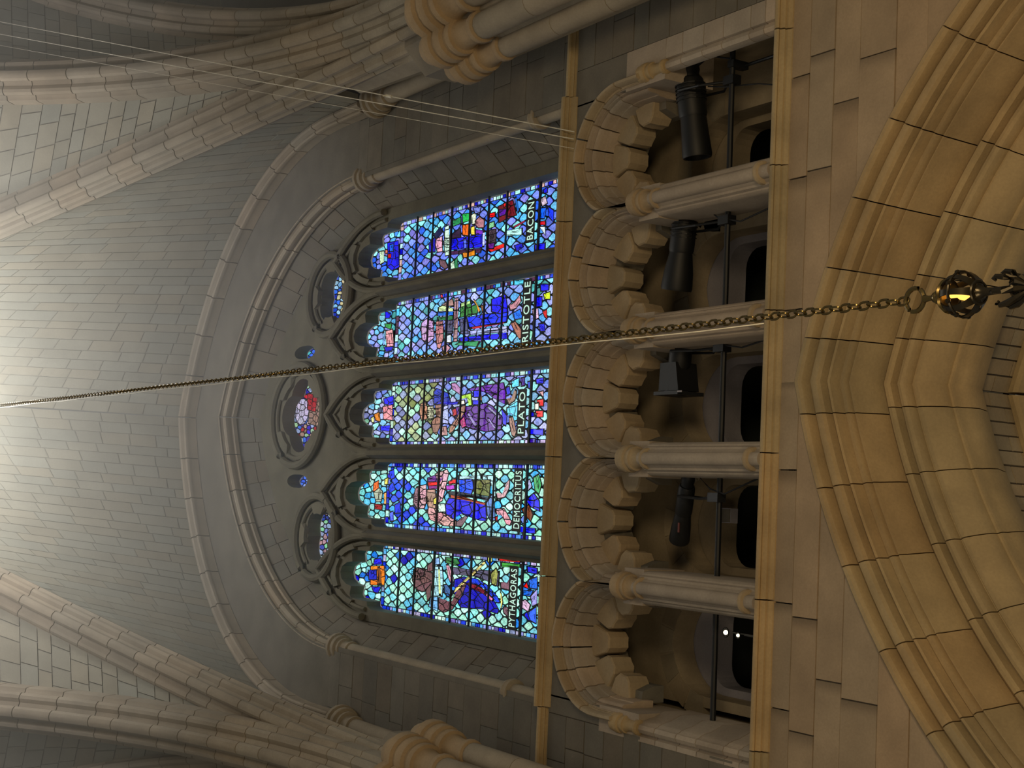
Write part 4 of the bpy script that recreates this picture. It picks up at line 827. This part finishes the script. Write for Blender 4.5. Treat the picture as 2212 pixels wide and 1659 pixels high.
    # painted faces: dark strokes on the head pane
FACES = [(0, 13, 372, 19, 50, 0), (1, -5, 375, 17, 52, .2), (2, -3, 352, 17, 46, 0), (3, 2, 360, 18, 52, 0), (4, -3, 330, 15, 36, .15)]
for k, fx, fz, fw, fh, tl in FACES:
    par = bpy.data.objects['window_%d' % (k + 1)]; cx = CX[k]; mb = MB()
    X = lambda u, v: (cx + (fx + fw * .5 * u) / 100, GY - .047, 18 + (fz + fh * .5 * v) / 100)
    def stroke(pts, r=.006):
        V, F = tube([X(*p) for p in pts], r, 4); mb.add(V, F)
    for s in (-1, 1):
        stroke([(.2 * s, .28), (.45 * s, .34), (.7 * s, .26)]); stroke([(.25 * s, .12), (.45 * s, .15), (.62 * s, .1)], .008)
        stroke([(.9 * s, .5), (.95 * s, -.1), (.55 * s, -.75)])
    stroke([(.06, .25), (.12, -.12), (-.08, -.14)]); stroke([(-.3, -.36), (0, -.33), (.3, -.37)], .007)
    for q in (-.35, -.12, .12, .35): stroke([(q, -.5), (q * .7, -.9)], .005)
    for q in (-.6, -.2, .2, .6): stroke([(q, .55), (q * .8 + .1, .9)], .005)
    obj('painted_face', mb.V, mb.F, LEAD, par)
TP = [dict(bg=H('2c2cb0', '4838a0', '90a0c0', 'b09088', 'c8b8c8', '7c6058', '98b898', 'b02838', '5878d8', 'd0e8e0', '3c30a8'), border=BORD), dict(bg=H('5058a8', '7880b8', '98a8c8', '3c4898', 'a08088', '80b890', 'c0d8d8'), border=BORD),
      dict(bg=H('3c58c8', '4c70d8', '88b8e0', '2c3898', 'a8d0e8', 'd8d0a8', '5060b8'), border=BORD), dict(bg=H('4860c8', '5878d8', '6870b8', '98b0e8'), border=BORD), dict(bg=H('3450b8', '5070d8', '70d8e8', '303890'), border=BORD)]
TLAB = ['large central tracery light with red, white and blue glass', 'round tracery light in muted lavender blue above the aqua windows', 'round tracery light in clear blue above the figure with the green book',
        'narrow blue tracery light between the central light and the lavender round one', 'narrow blue and turquoise tracery light beside the chain']
TFIG = [[('c0b8d0', lobed(XC + .12, 26.55, .24, .3, 2, 0, 14)), ('8c7468', [(XC - .2, 25.5), (XC + .5, 25.5), (XC + .45, 26.2), (XC - .1, 26.25)]), ('a02c34', [(XC + .1, 25.95), (XC + .4, 25.9), (XC + .45, 26.35), (XC + .15, 26.3)])], [], [], [], []]
for k, h in enumerate(HOLES):
    cxh, czh = cen(h)
    w = thing('window_%d' % (k + 6), TLAB[k], 'stained glass', (cxh, GY, czh), kind='structure')
    hh = [(cxh + (x - cxh) * 1.06, czh + (z - czh) * 1.06) for x, z in h]
    glaze(w, [hh], TFIG[k], TP[k], .085 if k < 3 else .075, border=False)

# ================================================================== hanging lamp on its chain
HX, HY = 1.048, 5.40
lamp = thing('hanging_lamp', 'dark brass lamp with a pierced glowing ball on a long link chain', 'lamp', (HX, HY, 5.2))
def link_mesh(name, w, hgt, r):
    P = []
    s = (hgt - w) / 2
    for i in range(8): a = PI * i / 7; P.append((w / 2 * math.cos(a), 0, s + w / 2 * math.sin(a)))
    for i in range(8): a = PI + PI * i / 7; P.append((w / 2 * math.cos(a), 0, -s + w / 2 * math.sin(a)))
    V, F = tube(P, r, 6, True)
    me = bpy.data.meshes.new(name); me.from_pydata([tuple(map(float, v)) for v in V], [], F); me.materials.append(BRASS); smooth(me); return me
LK = link_mesh('link', .042, .073, .0062)
PITCH = .0657; Z0 = 6.70; fill = MB()
i = 0; z = Z0
while z < 29.9:
    rot = (PI / 2 * (i % 2)) + .35 + .0035 * i * math.sin(i * .05)
    if i < 296:
        o = bpy.data.objects.new('link', LK); COL.objects.link(o); o.location = (HX, HY, z); o.rotation_euler = (0, 0, rot)
        o.parent = lamp; o.matrix_parent_inverse = Matrix.Translation(-lamp.location)
    else:
        c, s_ = math.cos(rot), math.sin(rot)
        fill.add([(HX + v.co.x * c - v.co.y * s_, HY + v.co.x * s_ + v.co.y * c, z + v.co.z) for v in LK.vertices], [tuple(p.vertices) for p in LK.polygons])
    i += 1; z += PITCH
obj('link_fill', fill.V, fill.F, BRASS, lamp, kind='stuff')
V, F = tube([(HX - .035 - .006 * math.sin(k * 1.3), HY - .01, 7.7 + k * .55) for k in range(38)], .004, 5); obj('lamp_cable', V, F, STEEL, lamp, sm=True)
def circ(c, r, ax, n=20):
    u, v = {'y': ((1, 0, 0), (0, 0, 1)), 'z': ((1, 0, 0), (0, 1, 0)), 'x': ((0, 1, 0), (0, 0, 1))}[ax]
    return [np.array(c) + r * (math.cos(2 * PI * i / n) * np.array(u) + math.sin(2 * PI * i / n) * np.array(v)) for i in range(n)]
V, F = tube(circ((HX, HY, 6.625), .058, 'y'), .012, 6, True); obj('ring', V, F, BRASS, lamp, sm=True)
V, F = lathe(HX, HY, [(.006, 6.58), (.02, 6.565), (.014, 6.54), (.013, 6.515), (.026, 6.50), (.032, 6.485), (.026, 6.465), (.015, 6.455), (.04, 6.445), (.075, 6.43), (.086, 6.415), (.08, 6.405), (.02, 6.41)], 18); obj('swivel', V, F, BRASS, lamp, sm=True)
BC = (HX, HY, 6.33); BR = .108
V, F = tube(circ((BC[0], BC[1], BC[2] + BR * math.cos(math.radians(40))), BR * math.sin(math.radians(40)), 'z', 24), .011, 6, True)
cage = obj('cage', V, F, BRONZE, lamp, sm=True)
for j in range(8):
    a0 = 2 * PI * j / 8; rings = []
    for q in range(13):
        ph = math.radians(38 + (180 - 52) * q / 12); wv = .016 * (1.5 - .9 * math.sin(ph)) + .004
        rr = BR * math.sin(ph); zz = BC[2] + BR * math.cos(ph)
        tang = np.array((-math.sin(a0), math.cos(a0), 0)); rad = np.array((math.cos(a0), math.sin(a0), 0))
        c = np.array((BC[0], BC[1], zz)) + rad * rr
        rings.append([c - tang * wv, c + tang * wv, c + tang * wv - rad * .007, c - tang * wv - rad * .007])
    V, F = loft(rings); obj('cage_strap', V, F, BRONZE, cage, sm=True)
for ph, r in ((92, .007), (150, .008)):
    rr = BR * math.sin(math.radians(ph)); V, F = tube(circ((BC[0], BC[1], BC[2] + BR * math.cos(math.radians(ph))), rr, 'z', 24), r, 6, True); obj('cage_band', V, F, BRONZE, cage, sm=True)
for j in range(8):
    a0 = 2 * PI * (j + .5) / 8; x, y = BC[0] + BR * math.cos(a0), BC[1] + BR * math.sin(a0)
    V, F = lathe(x, y, [(.001, BC[2] - .014), (.011, BC[2] - .008), (.013, BC[2]), (.011, BC[2] + .008), (.001, BC[2] + .014)], 8); obj('stud', V, F, BRONZE, cage, sm=True)
V, F = lathe(BC[0], BC[1], [(.004, 6.285), (.022, 6.295), (.03, 6.32), (.024, 6.345), (.012, 6.36), (.012, 6.40)], 12); obj('bulb', V, F, AMBER, lamp, sm=True)
V, F = lathe(HX, HY, [(.03, 6.245), (.045, 6.235), (.03, 6.22), (.02, 6.20), (.017, 6.13), (.017, 6.06), (.03, 6.045), (.034, 6.03), (.02, 6.01), (.022, 5.95), (.05, 5.92), (.05, 5.86), (.02, 5.83), (.018, 5.3)], 14); obj('stem', V, F, BRONZE, lamp, sm=True)
for j in range(7):
    a0 = 2 * PI * j / 7
    ca, sa = math.cos(a0), math.sin(a0)
    pts = [(.02, 5.96), (.05, 6.0), (.075, 6.045), (.085, 6.085), (.075, 6.105), (.06, 6.098)]
    V, F = tube([(HX + r * ca, HY + r * sa, z) for r, z in pts], [.008, .016, .016, .012, .01, .007], 6); obj('leaf', V, F, BRONZE, lamp, sm=True)
point('amber_bulb_light', BC, .35, (1, .55, .15), .03)

# ================================================================== wires across the vault
for nm, p0, p1, r in (('bright steel wire slanting across the cross rib, the one nearer the picture edge', (7.56, 5.34, 27.0), (4.48, 9.9, 16.36), .0068),
                      ('bright steel wire slanting across the cross rib, the one nearer the window', (7.35, 5.35, 27.0), (4.39, 9.9, 16.36), .0068),
                      ('faint thin wire running below the two bright ones', (7.16, 5.37, 27.0), (4.27, 9.9, 16.35), .0035)):
    p0, p1 = np.array(p0), np.array(p1); far = p0 + (p0 - p1) * .22
    V, F = tube([far, p1], r, 6); o = obj('wire', V, F, STEEL, None, sm=True); tag(o, nm, 'wire', 'wires across the vault')
_a, _b = np.array((7.56, 5.34, 27.0)), np.array((4.48, 9.9, 16.36)); _c = _a + (_b - _a) * .743
t = thing('wire_clamp', 'small shiny clamp on the wire near the wall rib capital', 'clamp', tuple(_c))
_d = (_b - _a) / np.linalg.norm(_b - _a)
V, F = tube([_c - _d * .05, _c + _d * .05], .022, 8); obj('clamp_body', V, F, STEEL, t, sm=True)
V, F = tube([_c - _d * .02, _c - _d * .02 + (.0, -.06, .03)], .012, 6); obj('clamp_screw', V, F, STEEL, t, sm=True)
# ================================================================== stage lights in the triforium
bar = thing('lighting_bar', 'long black pipe running across all five triforium openings', 'pipe', (XC, 10.42, 14.04))
V, F = tube([(-2.9, 10.46, 14.02), (5.6, 10.42, 14.06)], .032, 10); obj('pipe', V, F, BLACK, bar, sm=True)
for x in (4.9, 3.43, 1.96, .505, -.92, -2.36):
    V, F = lathe(x, 10.56, [(.02, 12.5), (.02, 14.0)], 8); obj('stand_pipe', V, F, BLACK, bar, sm=True)
    V, F = box(x - .04, x + .04, 10.38, 10.6, 13.99, 14.09); obj('pipe_clip', V, F, BLACK, bar)
def axis_lathe(p0, p1, prof, n=16):
    p0, p1 = np.array(p0, float), np.array(p1, float); L = np.linalg.norm(p1 - p0); d = (p1 - p0) / L
    u = np.cross(d, (0, 1, 0)); u /= np.linalg.norm(u); w = np.cross(d, u)
    return loft([[p0 + d * (s * L) + r * (math.cos(2 * PI * j / n) * u + math.sin(2 * PI * j / n) * w) for j in range(n)] for s, r in prof])
def spot(label, p0, p1, r, hood, fins=True, cls='spotlight', mat=BLACK):
    """p0 lamp end, p1 lens end."""
    c = (np.array(p0) + np.array(p1)) / 2
    t = thing('spotlight', label, cls, tuple(c), 'stage lights in the triforium')
    V, F = axis_lathe(p0, p1, [(-.01, .3 * r), (0, .62 * r), (.03, .75 * r), (.10, .78 * r), (.14, .7 * r), (.18, .72 * r)]); obj('lamp_cap', V, F, mat, t, sm=True)
    V, F = axis_lathe(p0, p1, [(.17, .82 * r), (.2, .95 * r), (.36, r), (.55, r), (.58, .93 * r)]); hs = obj('lamp_housing', V, F, mat, t, sm=True)
    if fins:
        for s in (.24, .28, .32, .36, .40):
            V, F = axis_lathe(p0, p1, [(s, 1.08 * r), (s + .012, 1.08 * r)]); obj('cooling_fin', V, F, mat, hs)
    V, F = axis_lathe(p0, p1, [(.57, .9 * r), (.8, .98 * r * hood), (.97, 1.05 * r * hood), (1.0, 1.0 * r * hood), (1.0, .85 * r * hood), (.9, .8 * r)]); lt = obj('lens_tube', V, F, mat, t, sm=True)
    V, F = axis_lathe(p0, p1, [(.90, .8 * r), (.93, .7 * r), (.94, .01)]); obj('lens', V, F, DARKIRON, lt, sm=True)
    P0, P1 = np.array(p0, float), np.array(p1, float); q = P0 + (P1 - P0) * .33
    for sy in (-1, 1):
        a = q + np.array((0, sy * r * 1.1, 0)); V, F = tube([a, a + np.array((-.02, 0, -.5 * (q[2] - 14.04))), (q[0], 10.44, 14.13)], .016, 6); obj('yoke_arm', V, F, mat, t)
    V, F = box(q[0] - .05, q[0] + .05, 10.38, 10.5, 13.99, 14.16); obj('clamp', V, F, mat, t)
    V, F = tube([P0 + (0, -.02, .05), P0 + (.1, -.05, .1), P0 + (.13, -.05, -.05), P0 + (.02, -.05, -.25), (q[0] + .25, 10.42, 14.1)], .011, 6); obj('power_cable', V, F, CABLE, t, sm=True)
    return t
spot('fat black cylinder spotlight with a cable loop, in the arch nearest the large capital', (5.09, 10.38, 14.80), (3.98, 10.52, 14.73), .165, 1.0)
spot('black spotlight flaring toward its hooded lens, in the arch before the chain', (3.49, 10.46, 14.80), (2.47, 10.5, 15.0), .145, 1.2)
s3 = spot('squared black spotlight with shutter frame, beside the hanging chain', (1.98, 10.46, 14.80), (1.27, 10.52, 14.94), .13, 1.05, False)
V, F = hexa([(1.62, 10.36, 14.78), (1.3, 10.38, 14.74), (1.3, 10.38, 15.1), (1.62, 10.36, 15.06), (1.62, 10.66, 14.78), (1.3, 10.68, 14.74), (1.3, 10.68, 15.1), (1.62, 10.66, 15.06)]); obj('shutter_box', V, F, BLACK, s3)
V, F = box(1.25, 1.29, 10.34, 10.72, 14.7, 15.14); obj('shutter_frame', V, F, DARKIRON, s3)
V, F = box(1.27, 1.29, 10.335, 10.34, 14.62, 14.7); obj('tag', V, F, PLAST, s3)
s4 = spot('faint dark spotlight tilted upward with a red strip on its lens hood', (.36, 10.5, 14.64), (-.40, 10.75, 15.08), .10, 1.15, False, mat=DARKIRON)
V, F = box(-.30, -.19, 10.565, 10.575, 14.86, 14.885); obj('red_strip', V, F, RED, s4)
t = thing('junction_box', 'small grey box on the passage wall behind the tilted spotlight', 'box', (-.05, 11.28, 14.75))
V, F = box(-.17, .0, 11.2, 11.305, 14.72, 14.95); obj('box_body', V, F, PLAST, t); V, F = box(-.16, -.01, 11.19, 11.2, 14.73, 14.94); obj('box_lid', V, F, GREY, t)
for nm, x, z in (('lit round bulb inside the last opening, the upper and bigger of the pair', -1.388, 14.50), ('lit round bulb inside the last opening, the lower and smaller of the pair', -1.40, 14.29)):
    t = thing('lamp', nm, 'lamp', (x, 11.0, z), 'lit bulbs in the passage')
    r = .026 if z > 14.4 else .019
    V, F = lathe(x, 11.0, [(.002, z - r), (r * .8, z - r * .6), (r, z), (r * .8, z + r * .6), (.002, z + r)], 12); obj('bulb', V, F, BULB, t, sm=True)
    V, F = tube(circ((x, 11.0, z), r * 1.9, 'y', 16), .008, 6, True); obj('lamp_rim', V, F, BLACK, t, sm=True)
    V, F = axis_lathe((x, 11.02, z), (x, 11.12, z), [(0, r * 1.7), (1, r)]); obj('lamp_base', V, F, BLACK, t)
    V, F = lathe(x, 11.1, [(.012, 12.5), (.012, z)], 6); obj('lamp_post', V, F, BLACK, t)
cab = [('thick black cable sagging from the fat spotlight toward the pier jamb', [(5.02, 10.4, 14.62), (5.08, 10.3, 14.2), (5.12, 10.2, 13.6), (5.1, 10.2, 12.9)], .016),
       ('thin black cable looping over the lighting bar behind the fat spotlight', [(4.75, 10.45, 14.5), (4.68, 10.45, 14.2), (4.62, 10.5, 13.7), (4.5, 10.6, 13.2)], .008),
       ('thin black cable hanging beside the hooded spotlight', [(3.42, 10.46, 14.6), (3.2, 10.42, 14.2), (3.1, 10.4, 13.8), (3.25, 10.45, 13.1)], .010),
       ('thin black cable hanging beside the squared spotlight', [(1.9, 10.46, 14.6), (1.8, 10.42, 14.25), (1.72, 10.4, 13.7), (1.85, 10.45, 13.0)], .010),
       ('thin black cable hanging beside the tilted spotlight', [(.36, 10.5, 14.5), (.2, 10.45, 14.2), (.15, 10.4, 13.9), (.4, 10.45, 13.2)], .010)]
for nm, pts, r in cab:
    V, F = tube(pts, r, 6); o = obj('cable', V, F, CABLE, None, sm=True); tag(o, nm, 'cable', 'loose cables in the triforium')
# ================================================================== added scatter volume, standing in for lens glare under the vault
hz, nt, bs, N, Lk = new_mat('veil_scatter')
nt.nodes.remove(bs)
vp = N('ShaderNodeVolumeScatter'); vp.inputs['Color'].default_value = (.95, .95, .86, 1); vp.inputs['Density'].default_value = 0.11; vp.inputs['Anisotropy'].default_value = .1
Lk(vp.outputs[0], nt.nodes['Material Output'].inputs['Volume'])
added_veil = obj('added_veil', *box(-9, 12, -8, 9.7, 21.5, 30.2), hz, kind='stuff')
tag(added_veil, 'thin pale scatter volume added to imitate lens glare under the crown of the vault', 'added_veil', kind='stuff')
